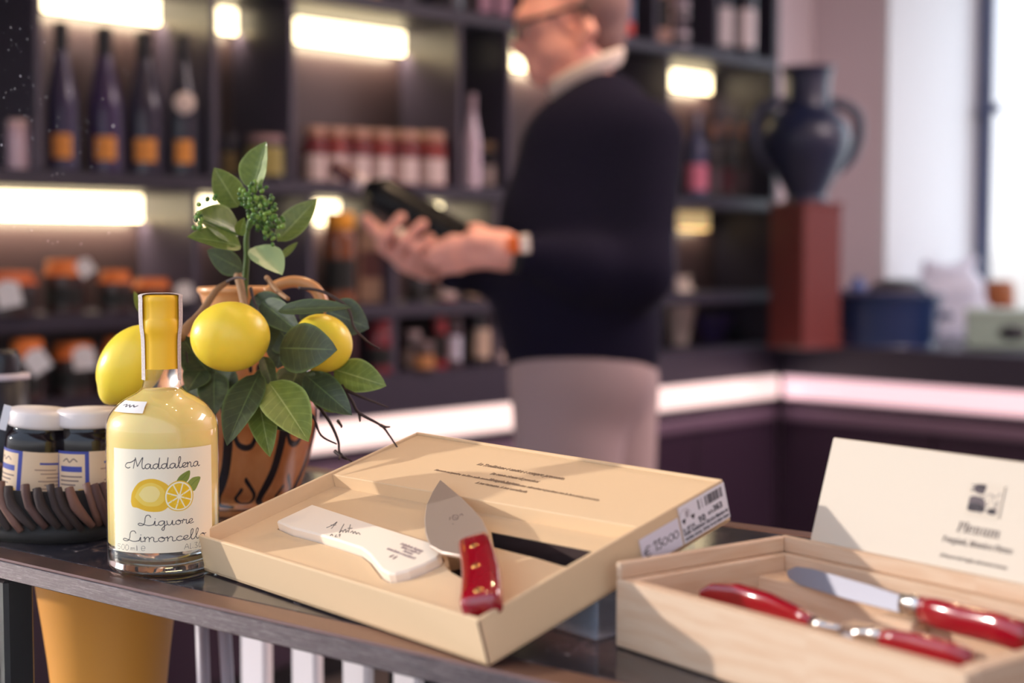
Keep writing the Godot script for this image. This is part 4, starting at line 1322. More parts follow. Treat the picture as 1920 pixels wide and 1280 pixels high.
	# knives
	var kd := [
		["table knife with red handle at the left end of the wooden box, nearest row", 0.030, [[1315, 1113, 4], [1335, 1111, 9], [1385, 1117, 12], [1443, 1134, 12], [1496, 1157, 11], [1522, 1171, 9]], [[1524, 1172, 9], [1540, 1177, 10], [1552, 1179, 7], [1575, 1183, 6]], [[1575, 1183], [1650, 1206]], 10],
		["table knife with its steel blade resting on the raised strip, back row of wooden box", 0.034, [[1925, 1196, 19], [1870, 1176, 20], [1809, 1163, 19], [1760, 1150, 16], [1729, 1141, 13]], [[1729, 1141, 12], [1715, 1138, 13], [1700, 1134, 10], [1692, 1132, 10]], [[1692, 1133], [1478, 1072]], 13],
		["table knife with red handle pointing right, front row of wooden box, upper of two", 0.031, [[1822, 1240, 12], [1780, 1228, 16], [1720, 1212, 15], [1680, 1203, 13], [1655, 1198, 11]], [[1655, 1198, 10], [1638, 1194, 11], [1625, 1191, 8], [1604, 1190, 7]], [[1604, 1190], [1548, 1172]], 9],
		["table knife with dark red handle lying low against the front board of wooden box", 0.022, [[1800, 1264, 10], [1750, 1246, 13], [1690, 1228, 12], [1620, 1209, 10]], [[1620, 1209, 9], [1600, 1202, 9], [1585, 1197, 7]], [[1585, 1197], [1530, 1180]], 8]]
	for q in kd:
		var kn := thing("table_knife", q[0], "knife", BB.origin, BB.basis)
		var hgt: float = q[1]
		var parts := [["handle", q[2], M.red], ["bolster", q[3], M.bright_steel]]
		for pq in parts:
			var stn := []
			var list: Array = pq[1]
			for i in list.size():
				var e: Array = list[i]
				var c := bpx(e[0], e[1], hgt)
				var up2 := bpx(e[0], e[1] - e[2], hgt)
				var dn := bpx(e[0], e[1] + e[2], hgt)
				var hw := clampf((up2 - dn).length() * 0.24, 0.0025, 0.0085)
				stn.append([c, Vector3(0, 0, hw * 0.62), Vector3(0, hw * 0.95, 0)])
			part(pq[0], loft(tool(), stn, 0.8, 16), pq[2], kn)
		var b0 := bpx(q[4][0][0], q[4][0][1], hgt)
		var b1 := bpx(q[4][1][0], q[4][1][1], hgt)
		if hgt < 0.033:
			b0.y -= 0.004
			b1.y -= 0.011                                    # these slope down into the notches
		var dirb := (b1 - b0).normalized()
		var sd := dirb.cross(Vector3.UP).normalized() as Vector3
		var bw := 0.0062
		var Lb := (b1 - b0).length()
		var bx := Basis(dirb, sd, dirb.cross(sd)).rotated(dirb, 0.5 if dirb.x < 0 else -0.5)
		var poly := []
		for e in [[0, -0.7], [0.3, -0.85], [0.8, -0.9], [0.94, -0.7], [1.0, -0.15], [1.0, 0.2], [0.96, 0.6], [0.85, 0.9], [0.4, 0.9], [0, 0.75]]:
			poly.append(Vector2(Lb * e[0], bw * e[1]))
		part("blade", extrude(tool(), poly, -0.0007, 0.0007, Transform3D(bx, b0), 0.0004), mat(rgb(150, 148, 158), 0.45, 0.8), kn)

# ---------------------------------------------------------------- goods at the left end
func build_left_goods() -> void:
	# oval basket of bark chips
	var c := on_height(70, 992, SH)
	var t := thing("wicker_basket", "dark oval basket rimmed with slanting brown bark strips at the left end of the shelf", "basket", c, Basis(SE, Vector3.UP, SN))
	var sc := Basis.from_scale(Vector3(1.0, 1.0, 0.62))
	part("base", lathe(tool(), [Vector2(0.0001, 0.0), Vector2(0.075, 0.0), Vector2(0.082, 0.004), Vector2(0.082, 0.014), Vector2(0.0001, 0.014)], 40, Transform3D(sc)), mat(rgb(12, 9, 12), 0.7), t)
	part("inner_wall", lathe(tool(), [Vector2(0.078, 0.013), Vector2(0.078, 0.040), Vector2(0.074, 0.040), Vector2(0.074, 0.013)], 40, Transform3D(sc)), mat(rgb(22, 14, 16), 0.8), t)
	var cols := [mat(rgb(78, 48, 42), 0.75), mat(rgb(44, 27, 26), 0.8), mat(rgb(108, 72, 60), 0.7)]
	for i in 44:
		var a := TAU * i / 44.0
		var a2 := a + rng.randf_range(0.16, 0.30)
		var r := 0.083 + rng.randf_range(-0.001, 0.003)
		var p0 := sc * Vector3(r * cos(a), 0.010 + rng.randf() * 0.004, r * sin(a))
		var p1 := sc * Vector3(r * cos(a2 - 0.05) * 1.02, 0.03, r * sin(a2 - 0.05) * 1.02)
		var p2 := sc * Vector3((r - 0.003) * cos(a2), 0.043 + rng.randf() * 0.004, (r - 0.003) * sin(a2))
		part("bark_strip", tube(tool(), smooth([p0, p1, p2], 2), 0.0028, 0.0034, 6, rng.randf_range(0.0034, 0.0046)), cols[rng.randi() % 3], t)
	var im := image(256, 160, rgb(226, 194, 160))
	var blue := rgb(62, 70, 150)
	im.fill_rect(Rect2i(0, 0, 10, 160), blue)
	im.fill_rect(Rect2i(0, 0, 100, 8), blue)
	im.fill_rect(Rect2i(0, 150, 100, 10), blue)
	im.fill_rect(Rect2i(92, 0, 10, 160), blue)
	im.fill_rect(Rect2i(20, 44, 64, 16), blue)
	im.fill_rect(Rect2i(140, 30, 100, 6), blue)
	im.fill_rect(Rect2i(196, 40, 46, 16), blue)
	im.fill_rect(Rect2i(74, 110, 14, 22), rgb(230, 170, 50))
	for i in 9:
		im.fill_rect(Rect2i(130 + (i * 13) % 30, 50 + i * 11, 46 + (i * 29) % 50, 3), rgb(150, 112, 100))
	for i in 3:
		im.fill_rect(Rect2i(18, 72 + i * 12, 66 - i * 9, 4), rgb(120, 92, 90))
	stroke(im, [Vector2(30, 30), Vector2(42, 22), Vector2(50, 32), Vector2(62, 22), Vector2(72, 30)], 3, rgb(120, 96, 90))
	var lab := mat(Color.WHITE, 0.6, 0.0, {"albedo_texture": ImageTexture.create_from_image(im)})
	var glassy := mat(rgb(12, 6, 12), 0.1, 0.0, {"metallic_specular": 0.5})
	var lid := mat(rgb(226, 214, 210), 0.35)
	for k in 2:
		var base := on_height(66 if k == 0 else 172, 962, SH + 0.014)
		var j := thing("preserve_jar", ["dark preserve jar with white lid and blue edged label, tilted in the basket", "dark preserve jar with white lid standing upright in basket beside the liqueur bottle"][k], "jar", base, Basis(Vector3.BACK, -0.09 if k == 0 else 0.0) * Basis(Vector3.UP, -0.2 if k == 0 else 0.42), "preserve jars in the basket")
		part("body", lathe(tool(), smooth([Vector2(0.0001, 0.0), Vector2(0.023, 0.0), Vector2(0.0262, 0.003), Vector2(0.0265, 0.01), Vector2(0.0265, 0.055), Vector2(0.0255, 0.063), Vector2(0.022, 0.068), Vector2(0.022, 0.073)], 3), 36), glassy, j)
		part("lid", lathe(tool(), [Vector2(0.0235, 0.070), Vector2(0.0252, 0.0705), Vector2(0.0256, 0.073), Vector2(0.0256, 0.081), Vector2(0.0246, 0.0835), Vector2(0.0001, 0.0838)], 36), lid, j, "white lid")
		part("label", lathe(tool(), [Vector2(0.0268, 0.010), Vector2(0.0268, 0.053)], 30, Transform3D(), deg_to_rad(-30 if k == 0 else 0), deg_to_rad(168)), lab, j, "cream label with blue edge")
	# price tag on the first lid
	var tagp := thing("paper_tag", "white paper tag hanging over the lid of the tilted jar", "tag", at(12, 783, (on_height(66, 962, SH + 0.014) - EYE).dot(FWD) - 0.018), Basis(Vector3.BACK, -0.25))
	part("sheet", box(tool(), Vector3(-0.004, -0.010, 0), Vector3(0.002, 0.010, 0.0006), 0.0001), M.white_paper, tagp)
	# dark canister behind
	var cb := on_height(8, 905, SH)
	var cn := thing("dark_canister", "dark navy canister with a pale rim behind the tilted jar", "canister", cb)
	var navy := mat(rgb(10, 12, 28), 0.4)
	part("body", lathe(tool(), [Vector2(0.0001, 0.0), Vector2(0.024, 0.0), Vector2(0.025, 0.002), Vector2(0.025, 0.102), Vector2(0.0001, 0.102)], 30), navy, cn)
	part("rim", lathe(tool(), [Vector2(0.0252, 0.100), Vector2(0.0258, 0.101), Vector2(0.0258, 0.105), Vector2(0.018, 0.106)], 30), mat(rgb(200, 190, 196), 0.4), cn)
	part("stopper", lathe(tool(), [Vector2(0.0165, 0.105), Vector2(0.017, 0.122), Vector2(0.014, 0.128), Vector2(0.0001, 0.129)], 30), navy, cn)

# ---------------------------------------------------------------- things below the shelf
func build_below() -> void:
	var c := at(205, 1250, 1.25)
	var t := thing("ochre_planter", "large tapering ochre planter below the steel edge of display shelf", "planter", Vector3(c.x, 0.57, c.z))
	part("body", lathe(tool(), smooth([Vector2(0.0001, 0.0), Vector2(0.032, 0.0), Vector2(0.034, 0.004), Vector2(0.046, 0.18), Vector2(0.060, 0.29), Vector2(0.061, 0.3), Vector2(0.057, 0.3), Vector2(0.04, 0.16), Vector2(0.0001, 0.02)], 4), 48), mat(rgb(222, 150, 52), 0.55), t)
	# white column radiator
	var ro := S(0, 0, -0.42)
	var r := thing("white_radiator", "white radiator of flat columns with dark gaps behind the display shelf", "radiator", Vector3(ro.x, 0, ro.z), Basis(SE, Vector3.UP, SN))
	var white := mat(rgb(246, 238, 242), 0.5)
	for i in range(0, 10):
		var e0 := (on_plane(456 + 95 * i, 1200, ro, SN) - ro).dot(SE)
		var e1 := (on_plane(504 + 95 * i, 1200, ro, SN) - ro).dot(SE)
		part("column", box(tool(), Vector3(e0, 0.575, -0.008), Vector3(e1, 0.775 + (0.06 if i > 0 else 0.0), 0.006), 0.006), white, r)
	var ea := (on_plane(470, 1200, ro, SN) - ro).dot(SE)
	var eb := (on_plane(456 + 95 * 9, 1200, ro, SN) - ro).dot(SE)
	part("pipe", tube(tool(), [Vector3(ea, 0.60, -0.006), Vector3((ea + eb) / 2, 0.60, -0.006), Vector3(eb, 0.60, -0.006)], 0.008, 0.008, 10), white, r)
	for s in [ea + 0.03, eb - 0.03]:
		part("foot", box(tool(), Vector3(s - 0.012, 0.5702, -0.012), Vector3(s + 0.012, 0.60, 0.008), 0.003), white, r)
	for q in [[376, 1110, 392, 1290], [418, 1120, 446, 1290]]:
		var a := at(q[0], q[1], 1.36)
		var b := at(q[2], q[3], 1.36)
		b.y -= 0.2
		var l := thing("folding_leg", "leaning white folding leg beside the radiator, " + ("nearer the ochre planter" if q[0] < 400 else "nearer the radiator columns"), "stand leg", b)
		part("bar", tube(tool(), [a - b, (a - b) * 0.5, Vector3.ZERO], 0.006, 0.006, 8), mat(rgb(190, 182, 196), 0.4), l)

# ---------------------------------------------------------------- the man
const MD := 3.15
func mp(x: float, y: float, near := 0.0) -> Vector3:
	return at(x, y, MD - near)

func build_person() -> void:
	var t := thing("person", "bald man in navy sweater and grey trousers in profile, reading the label of held bottle", "person", Vector3(mp(1095, 700).x, 0, mp(1095, 700).z))
	var o := t.position
	var R := func(list: Array) -> Array:
		var out := []
		for q in list:
			out.append([q[0] - o, q[1] - o, q[2], q[3]])
		return out
	var fl := func(x: float, dz: float, h: float) -> Vector3:
		var p := mp(x, 900, dz)
		return Vector3(p.x, h, p.z)
	var sk := mat(rgb(250, 184, 170), 0.5, 0.0, {"subsurf_scatter_enabled": true, "subsurf_scatter_strength": 0.1})
	# body: head on its neck, trunk, arms, legs as one surface
	var head := [
		[mp(1088, -8), mp(1096, -8), 0.086, 0.086], [mp(1040, -20), mp(1075, -40), 0.072, 0.078], [mp(1032, 40, 0.012), mp(1032, 55, -0.012), 0.064, 0.062], [mp(1045, 95, 0.012), mp(1042, 95, -0.012), 0.056, 0.056],
		[mp(1022, 135), mp(1040, 140), 0.030, 0.036], [mp(1006, 140, 0.008), mp(1006, 140, -0.008), 0.017, 0.017], [mp(985, 52), mp(972, 88), 0.011, 0.015], [mp(980, 92, 0.011), mp(980, 92, -0.011), 0.011, 0.011], [mp(978, 32, 0.03), mp(978, 32, -0.03), 0.014, 0.014],
		[mp(1000, 112, 0.012), mp(1000, 112, -0.012), 0.012, 0.012], [mp(1002, 122, 0.010), mp(1002, 122, -0.010), 0.011, 0.011], [mp(1075, 90), mp(1108, 172), 0.060, 0.056]]
	var st := tool()
	nets(st, R.call(head), 0.006, 0.022)
	for s in [1.0, -1.0]:                                     # ears
		nets(st, R.call([[mp(1100, 34, 0.074 * s), mp(1107, 58, 0.080 * s), 0.011, 0.011], [mp(1107, 58, 0.080 * s), mp(1094, 84, 0.070 * s), 0.011, 0.009], [mp(1090, 38, 0.066 * s), mp(1090, 80, 0.062 * s), 0.010, 0.010]]), 0.004, 0.010)
	var trunk := [[mp(1108, 176), mp(1122, 236), 0.056, 0.068], [mp(1130, 240, 0.12), mp(1130, 240, -0.14), 0.06, 0.06], [mp(1105, 330, 0.06), mp(1105, 330, -0.06), 0.13, 0.13], [mp(1085, 520, 0.05), mp(1085, 520, -0.05), 0.14, 0.14], [mp(1095, 690, 0.06), mp(1095, 690, -0.06), 0.125, 0.125],
		[mp(1200, 255, 0.16), mp(1195, 510, 0.22), 0.05, 0.043], [mp(1195, 510, 0.22), mp(990, 478, 0.25), 0.042, 0.029], [mp(1120, 255, -0.18), mp(1040, 520, -0.12), 0.05, 0.043], [mp(1040, 520, -0.12), mp(800, 500, 0.12), 0.042, 0.028],
		[mp(1075, 720, 0.09), fl.call(1062, 0.09, 0.48), 0.085, 0.06], [fl.call(1062, 0.09, 0.48), fl.call(1075, 0.09, 0.09), 0.055, 0.038], [mp(1140, 720, -0.09), fl.call(1150, -0.09, 0.48), 0.085, 0.06], [fl.call(1150, -0.09, 0.48), fl.call(1175, -0.09, 0.09), 0.055, 0.038]]
	nets(st, R.call(trunk), 0.016, 0.05)
	# near hand: back of the hand towards us, fingers under the bottle
	var hn := [[mp(985, 478, 0.25), mp(945, 470, 0.25), 0.029, 0.033], [mp(945, 458, 0.25), mp(890, 452, 0.25), 0.027, 0.022], [mp(945, 484, 0.245), mp(893, 482, 0.24), 0.025, 0.020],
		[mp(890, 450, 0.25), mp(848, 452, 0.25), 0.0115, 0.0105], [mp(848, 452, 0.25), mp(812, 462, 0.235), 0.0105, 0.009], [mp(890, 464, 0.25), mp(842, 468, 0.25), 0.0115, 0.0105], [mp(842, 468, 0.25), mp(806, 478, 0.235), 0.0105, 0.009],
		[mp(892, 480, 0.245), mp(848, 486, 0.245), 0.011, 0.010], [mp(848, 486, 0.245), mp(812, 494, 0.23), 0.010, 0.0085], [mp(895, 494, 0.235), mp(862, 502, 0.235), 0.010, 0.009], [mp(862, 502, 0.235), mp(832, 508, 0.225), 0.009, 0.008],
		[mp(935, 448, 0.24), mp(895, 432, 0.215), 0.015, 0.012], [mp(895, 432, 0.215), mp(862, 428, 0.20), 0.012, 0.0095]]
	nets(st, R.call(hn), 0.0035, 0.010)
	# far hand: palm behind the bottle, fingers curled over it towards us
	var fh := [[mp(800, 500, 0.12), mp(765, 482, 0.13), 0.028, 0.03], [mp(765, 480, 0.13), mp(728, 455, 0.14), 0.028, 0.026], [mp(780, 492, 0.14), mp(745, 470, 0.15), 0.024, 0.022],
		[mp(728, 468, 0.16), mp(722, 442, 0.215), 0.012, 0.0115], [mp(722, 442, 0.215), mp(752, 408, 0.225), 0.0115, 0.010], [mp(752, 480, 0.16), mp(757, 452, 0.22), 0.012, 0.0115], [mp(757, 452, 0.22), mp(792, 420, 0.23), 0.0115, 0.010],
		[mp(775, 490, 0.16), mp(782, 466, 0.22), 0.0115, 0.011], [mp(782, 466, 0.22), mp(808, 446, 0.225), 0.011, 0.009], [mp(795, 498, 0.15), mp(798, 482, 0.20), 0.010, 0.0095], [mp(798, 482, 0.20), mp(816, 470, 0.205), 0.0095, 0.008],
		[mp(735, 455, 0.13), mp(706, 432, 0.10), 0.014, 0.012], [mp(706, 432, 0.10), mp(686, 410, 0.11), 0.012, 0.010]]
	nets(st, R.call(fh), 0.0035, 0.010)
	part("body", st, sk, t, "skin of face, neck and hands")
	# short grey hair round the back of the head
	part("hair", nets(tool(), R.call([[mp(1102, -4), mp(1106, 2), 0.086, 0.086], [mp(1118, 40), mp(1124, 64), 0.066, 0.058]]), 0.008, 0.02), mat(rgb(146, 116, 116), 0.9), t)
	# glasses
	var g := tool()
	for s in [1.0, -1.0]:
		tube(g, [mp(983, 42, 0.056 * s) - o, mp(1030, 28, 0.076 * s) - o, mp(1072, 14, 0.088 * s) - o, mp(1096, 16, 0.088 * s) - o, mp(1106, 34, 0.082 * s) - o], 0.0046, 0.0046, 6)
		var c := mp(976, 56, 0.032 * s) - o
		var ring := []
		for k in 17:
			var an := TAU * k / 16.0
			ring.append(c + Vector3(0.006 * sin(an) - 0.004 * cos(an), 0.017 * sin(an), 0.026 * cos(an)))
		tube(g, ring, 0.0032, 0.0032, 6)
	tube(g, [mp(970, 50, 0.008) - o, mp(968, 47, 0) - o, mp(970, 50, -0.008) - o], 0.003, 0.003, 6)
	part("glasses", g, M.black, t, "dark framed glasses")
	# shirt collar
	var ring0 := []
	for k in 25:
		var an := TAU * k / 24.0
		var f := 0.5 + 0.5 * cos(an)                          # 1 at the throat, 0 at the nape
		var c := mp(lerpf(1164, 1032, f), lerpf(106, 172, f) - 6.0 * sin(an) * sin(an), sin(an) * 0.082) - o
		ring0.append([c, Vector3(-cos(an), -0.35, sin(an)).normalized() * 0.006, Vector3(-cos(an) * 0.25, 1.0, sin(an) * 0.25).normalized() * 0.021])
	part("collar", loft(tool(), ring0, 0.8, 12), mat(rgb(228, 214, 206), 0.8), t, "white shirt collar")
	for s in [1.0, -1.0]:
		part("eye", lathe(tool(), smooth([Vector2(0.0001, -0.011), Vector2(0.008, -0.008), Vector2(0.011, 0), Vector2(0.008, 0.008), Vector2(0.0001, 0.011)], 2), 14, Transform3D(Basis(), mp(990, 56, 0.034 * s) - o)), mat(rgb(222, 206, 200), 0.3), t)
	# navy sweater
	var sw := [[mp(1140, 205, 0.06), mp(1140, 205, -0.08), 0.075, 0.075], [mp(1150, 250, 0.13), mp(1130, 250, -0.15), 0.078, 0.078], [mp(1110, 300, 0.07), mp(1100, 300, -0.09), 0.150, 0.150], [mp(1085, 420, 0.06), mp(1085, 420, -0.07), 0.166, 0.166], [mp(1078, 540, 0.05), mp(1078, 540, -0.06), 0.176, 0.176], [mp(1092, 640, 0.06), mp(1092, 640, -0.06), 0.162, 0.162],
		[mp(1208, 265, 0.15), mp(1196, 512, 0.21), 0.080, 0.062], [mp(1196, 512, 0.21), mp(1100, 505, 0.24), 0.060, 0.055], [mp(1100, 505, 0.24), mp(1000, 482, 0.25), 0.054, 0.042], [mp(1120, 265, -0.18), mp(1050, 520, -0.12), 0.07, 0.06], [mp(1050, 520, -0.12), mp(850, 510, 0.09), 0.056, 0.040]]
	part("sweater", nets(tool(), R.call(sw), 0.013, 0.045), mat(rgb(17, 13, 36), 0.95, 0.0, {"metallic_specular": 0.25}), t, "navy sweater")
	# grey trousers
	var tr := [[mp(1092, 690, 0.07), mp(1092, 690, -0.07), 0.150, 0.150], [mp(1072, 730, 0.085), fl.call(1055, 0.09, 0.50), 0.122, 0.098], [fl.call(1055, 0.09, 0.50), fl.call(1068, 0.09, 0.04), 0.096, 0.082], [mp(1130, 730, -0.085), fl.call(1140, -0.09, 0.50), 0.122, 0.098], [fl.call(1140, -0.09, 0.50), fl.call(1170, -0.09, 0.04), 0.096, 0.082]]
	part("trousers", nets(tool(), R.call(tr), 0.015, 0.03), mat(rgb(166, 146, 150), 0.85), t, "grey trousers")
	for q in [[1068, 0.09], [1170, -0.09]]:
		var h: Vector3 = fl.call(q[0], q[1], 0.045) - o
		part("shoe", nets(tool(), [[h, h + Vector3(-0.17, -0.008, 0), 0.044, 0.034], [h + Vector3(0.03, 0, 0), h, 0.04, 0.044]], 0.01, 0.02), M.black, t)
	# wrist watch
	var wp := mp(974, 476, 0.25) - o
	var wd := (mp(1000, 482, 0.25) - mp(950, 472, 0.25)).normalized()
	var wx := wd.cross(Vector3.BACK).normalized()
	var w := tool()
	lathe(w, [Vector2(0.0335, -0.010), Vector2(0.0355, -0.010), Vector2(0.0355, 0.010), Vector2(0.0335, 0.010)], 24, Transform3D(Basis(wx, wd, wx.cross(wd)), wp))
	var ws := part("watch_strap", w, mat(rgb(22, 26, 30), 0.5), t, "dark watch strap")
	var cuff := tool()
	box(cuff, Vector3(-0.016, -0.017, -0.006), Vector3(0.010, 0.017, 0.006), 0.003, Transform3D(Basis(), mp(966, 458, 0.288) - o))
	part("wristband", cuff, mat(rgb(240, 112, 30), 0.5), ws, "orange band at the wrist")
	part("watch_case", box(tool(), Vector3(-0.010, -0.018, -0.005), Vector3(0.010, 0.018, 0.005), 0.004, Transform3D(Basis(Vector3.BACK, 0.1), mp(984, 457, 0.29) - o)), mat(rgb(226, 210, 200), 0.25, 0.3), ws, "pale watch case")
	# the bottle in his hands
	var n0 := mp(624, 312, 0.17)
	var b0 := mp(880, 462, 0.20)
	var ax := (n0 - b0).normalized()
	var sx := ax.cross(Vector3.BACK).normalized()
	var L := (n0 - b0).length()
	var bt := thing("wine_bottle", "dark wine bottle with burgundy capsule held slanting in the man's hands", "bottle", b0, Basis(sx, ax, sx.cross(ax)))
	part("glass_body", lathe(tool(), smooth([Vector2(0.0001, 0.0), Vector2(0.034, 0.0), Vector2(0.038, 0.005), Vector2(0.038, 0.10), Vector2(0.038, L - 0.125), Vector2(0.033, L - 0.105), Vector2(0.018, L - 0.085), Vector2(0.0145, L - 0.07), Vector2(0.014, L - 0.055)], 4), 32), mat(rgb(8, 7, 12), 0.25, 0.0, {"metallic_specular": 0.3}), bt)
	part("paper_collar", lathe(tool(), [Vector2(0.0155, L - 0.078), Vector2(0.016, L - 0.077), Vector2(0.016, L - 0.055), Vector2(0.0145, L - 0.054)], 24), mat(rgb(206, 190, 196), 0.6), bt, "pale neck band")
	part("capsule", lathe(tool(), [Vector2(0.0148, L - 0.056), Vector2(0.0152, L - 0.01), Vector2(0.0156, L - 0.008), Vector2(0.0150, L), Vector2(0.0001, L)], 24), mat(rgb(76, 18, 34), 0.4), bt, "burgundy capsule")

# ---------------------------------------------------------------- bottles and jars on the wall
func vessel(n: String, label: String, cat: String, group: String, pos: Vector3, r: float, h: float, kind: String, body: Color, cap: Color, lab: Variant, lab_lo := 0.15, lab_hi := 0.5) -> Node3D:
	var t := thing(n, label, cat, pos, Basis(WU, Vector3.UP, WN) * Basis(Vector3.UP, -0.75), group)
	var bm := mat(body, 0.18, 0.0, {"clearcoat_enabled": true, "clearcoat": 0.25})
	var cm := mat(cap, 0.5)
	var rr := r
	if kind == "bottle":
		part("glass_body", lathe(tool(), smooth([Vector2(0.0001, 0), Vector2(r * 0.9, 0), Vector2(r, h * 0.02), Vector2(r, h * 0.3), Vector2(r, h * 0.58), Vector2(r * 0.82, h * 0.66), Vector2(r * 0.42, h * 0.75), Vector2(r * 0.36, h * 0.84), Vector2(r * 0.35, h * 0.9)], 3), 24), bm, t)
		part("cap", lathe(tool(), [Vector2(r * 0.37, h * 0.82), Vector2(r * 0.4, h * 0.83), Vector2(r * 0.4, h * 0.99), Vector2(r * 0.36, h), Vector2(0.0001, h)], 20), cm, t)
	elif kind == "slim":
		part("glass_body", lathe(tool(), smooth([Vector2(0.0001, 0), Vector2(r * 0.9, 0), Vector2(r, h * 0.02), Vector2(r, h * 0.35), Vector2(r * 0.97, h * 0.5), Vector2(r * 0.6, h * 0.7), Vector2(r * 0.42, h * 0.82), Vector2(r * 0.4, h * 0.9)], 3), 24), bm, t)
		part("cap", lathe(tool(), [Vector2(r * 0.42, h * 0.8), Vector2(r * 0.46, h * 0.82), Vector2(r * 0.46, h * 0.99), Vector2(r * 0.42, h), Vector2(0.0001, h)], 20), cm, t)
	elif kind == "jar":
		part("glass_body", lathe(tool(), smooth([Vector2(0.0001, 0), Vector2(r * 0.9, 0), Vector2(r, h * 0.04), Vector2(r, h * 0.4), Vector2(r, h * 0.74), Vector2(r * 0.84, h * 0.82), Vector2(r * 0.84, h * 0.86)], 3), 24), bm, t)
		part("lid", lathe(tool(), [Vector2(r * 0.88, h * 0.82), Vector2(r * 0.93, h * 0.83), Vector2(r * 0.93, h * 0.98), Vector2(r * 0.88, h), Vector2(0.0001, h)], 24), cm, t)
	elif kind == "cloth":
		part("glass_body", lathe(tool(), smooth([Vector2(0.0001, 0), Vector2(r * 0.9, 0), Vector2(r, h * 0.04), Vector2(r, h * 0.4), Vector2(r, h * 0.7), Vector2(r * 0.84, h * 0.78), Vector2(r * 0.84, h * 0.86)], 3), 24), bm, t)
		var prof := []
		var st := tool()
		var ring := 24
		for i in ring:
			for k in 3:
				var hs := [h, h * 0.985, h * 0.84, h * 0.70]
				var rs := [0.001, r * 0.9, r * 0.93, r * 1.12]
				var q := []
				for e in [[i, k], [i + 1, k], [i + 1, k + 1], [i, k + 1]]:
					var an: float = TAU * (e[0] % ring) / ring
					var rv: float = rs[e[1]] * (1.0 + (0.08 * sin(e[0] * 2.6) if e[1] == 3 else 0.0))
					q.append(Vector3(rv * cos(an), hs[e[1]] + (0.012 * h * sin(e[0] * 4.2) if e[1] == 3 else 0.0), rv * sin(an)))
				quad(st, q[0], q[1], q[2], q[3], Vector3(0, h * 0.5, 0))
		part("cloth_cover", st, cm, t)
	elif kind == "pack":
		part("carton", box(tool(), Vector3(-r, 0, -r * 0.8), Vector3(r, h, r * 0.8), 0.004), mat(body, 0.5), t)
		if cap.a > 0:
			part("flap", box(tool(), Vector3(-r * 1.01, h * 0.86, -r * 0.81), Vector3(r * 1.01, h * 1.005, r * 0.81), 0.003), cm, t)
	if lab is Color:
		if kind == "pack":
			part("label", box(tool(), Vector3(-r * 0.8, h * lab_lo, r * 0.79), Vector3(r * 0.8, h * lab_hi, r * 0.83), 0.0005), mat(lab, 0.6), t)
		else:
			part("label", lathe(tool(), [Vector2(rr * 1.015, h * lab_lo), Vector2(rr * 1.015, h * lab_hi)], 20, Transform3D(), deg_to_rad(20 if kind != "slim" else 45), deg_to_rad(160 if kind != "slim" else 115)), mat(lab, 0.6), t)
	return t

func tag(at_pos: Vector3, size: float, label: String, group: String, turn := 0.3) -> void:
	var t := thing("paper_tag", label, "tag", at_pos, Basis(Vector3.BACK, turn), group)
	part("card", extrude(tool(), [Vector2(-size, -size * 0.8), Vector2(0, -size * 1.2), Vector2(size, -size * 0.8), Vector2(size, size), Vector2(-size, size)], 0, 0.0012, Transform3D(Basis(Vector3.RIGHT, PI / 2), Vector3.ZERO)), M.white_paper, t)

# stand: left pixel, right pixel, base row, top row on the shelf wall, how far back from the front edge
func put(n: String, label: String, cat: String, group: String, x0: float, x1: float, yb: float, yt: float, shelf: float, back: float, kind: String, body: Color, cap: Color, lab: Variant, a := 0.15, b := 0.5) -> Node3D:
	var xc := (x0 + x1) / 2
	var s := wall(xc, yb, -back)
	var p := W(s.x, shelf, -back)
	var d := (p - EYE).dot(FWD)
	var top := on_plane(xc, yt, p, Vector3(0, 0, 1))
	return vessel(n, label, cat, group, p, (x1 - x0) / 2 * d / F, maxf(top.y - shelf, 0.03), kind, body, cap, lab, a, b)

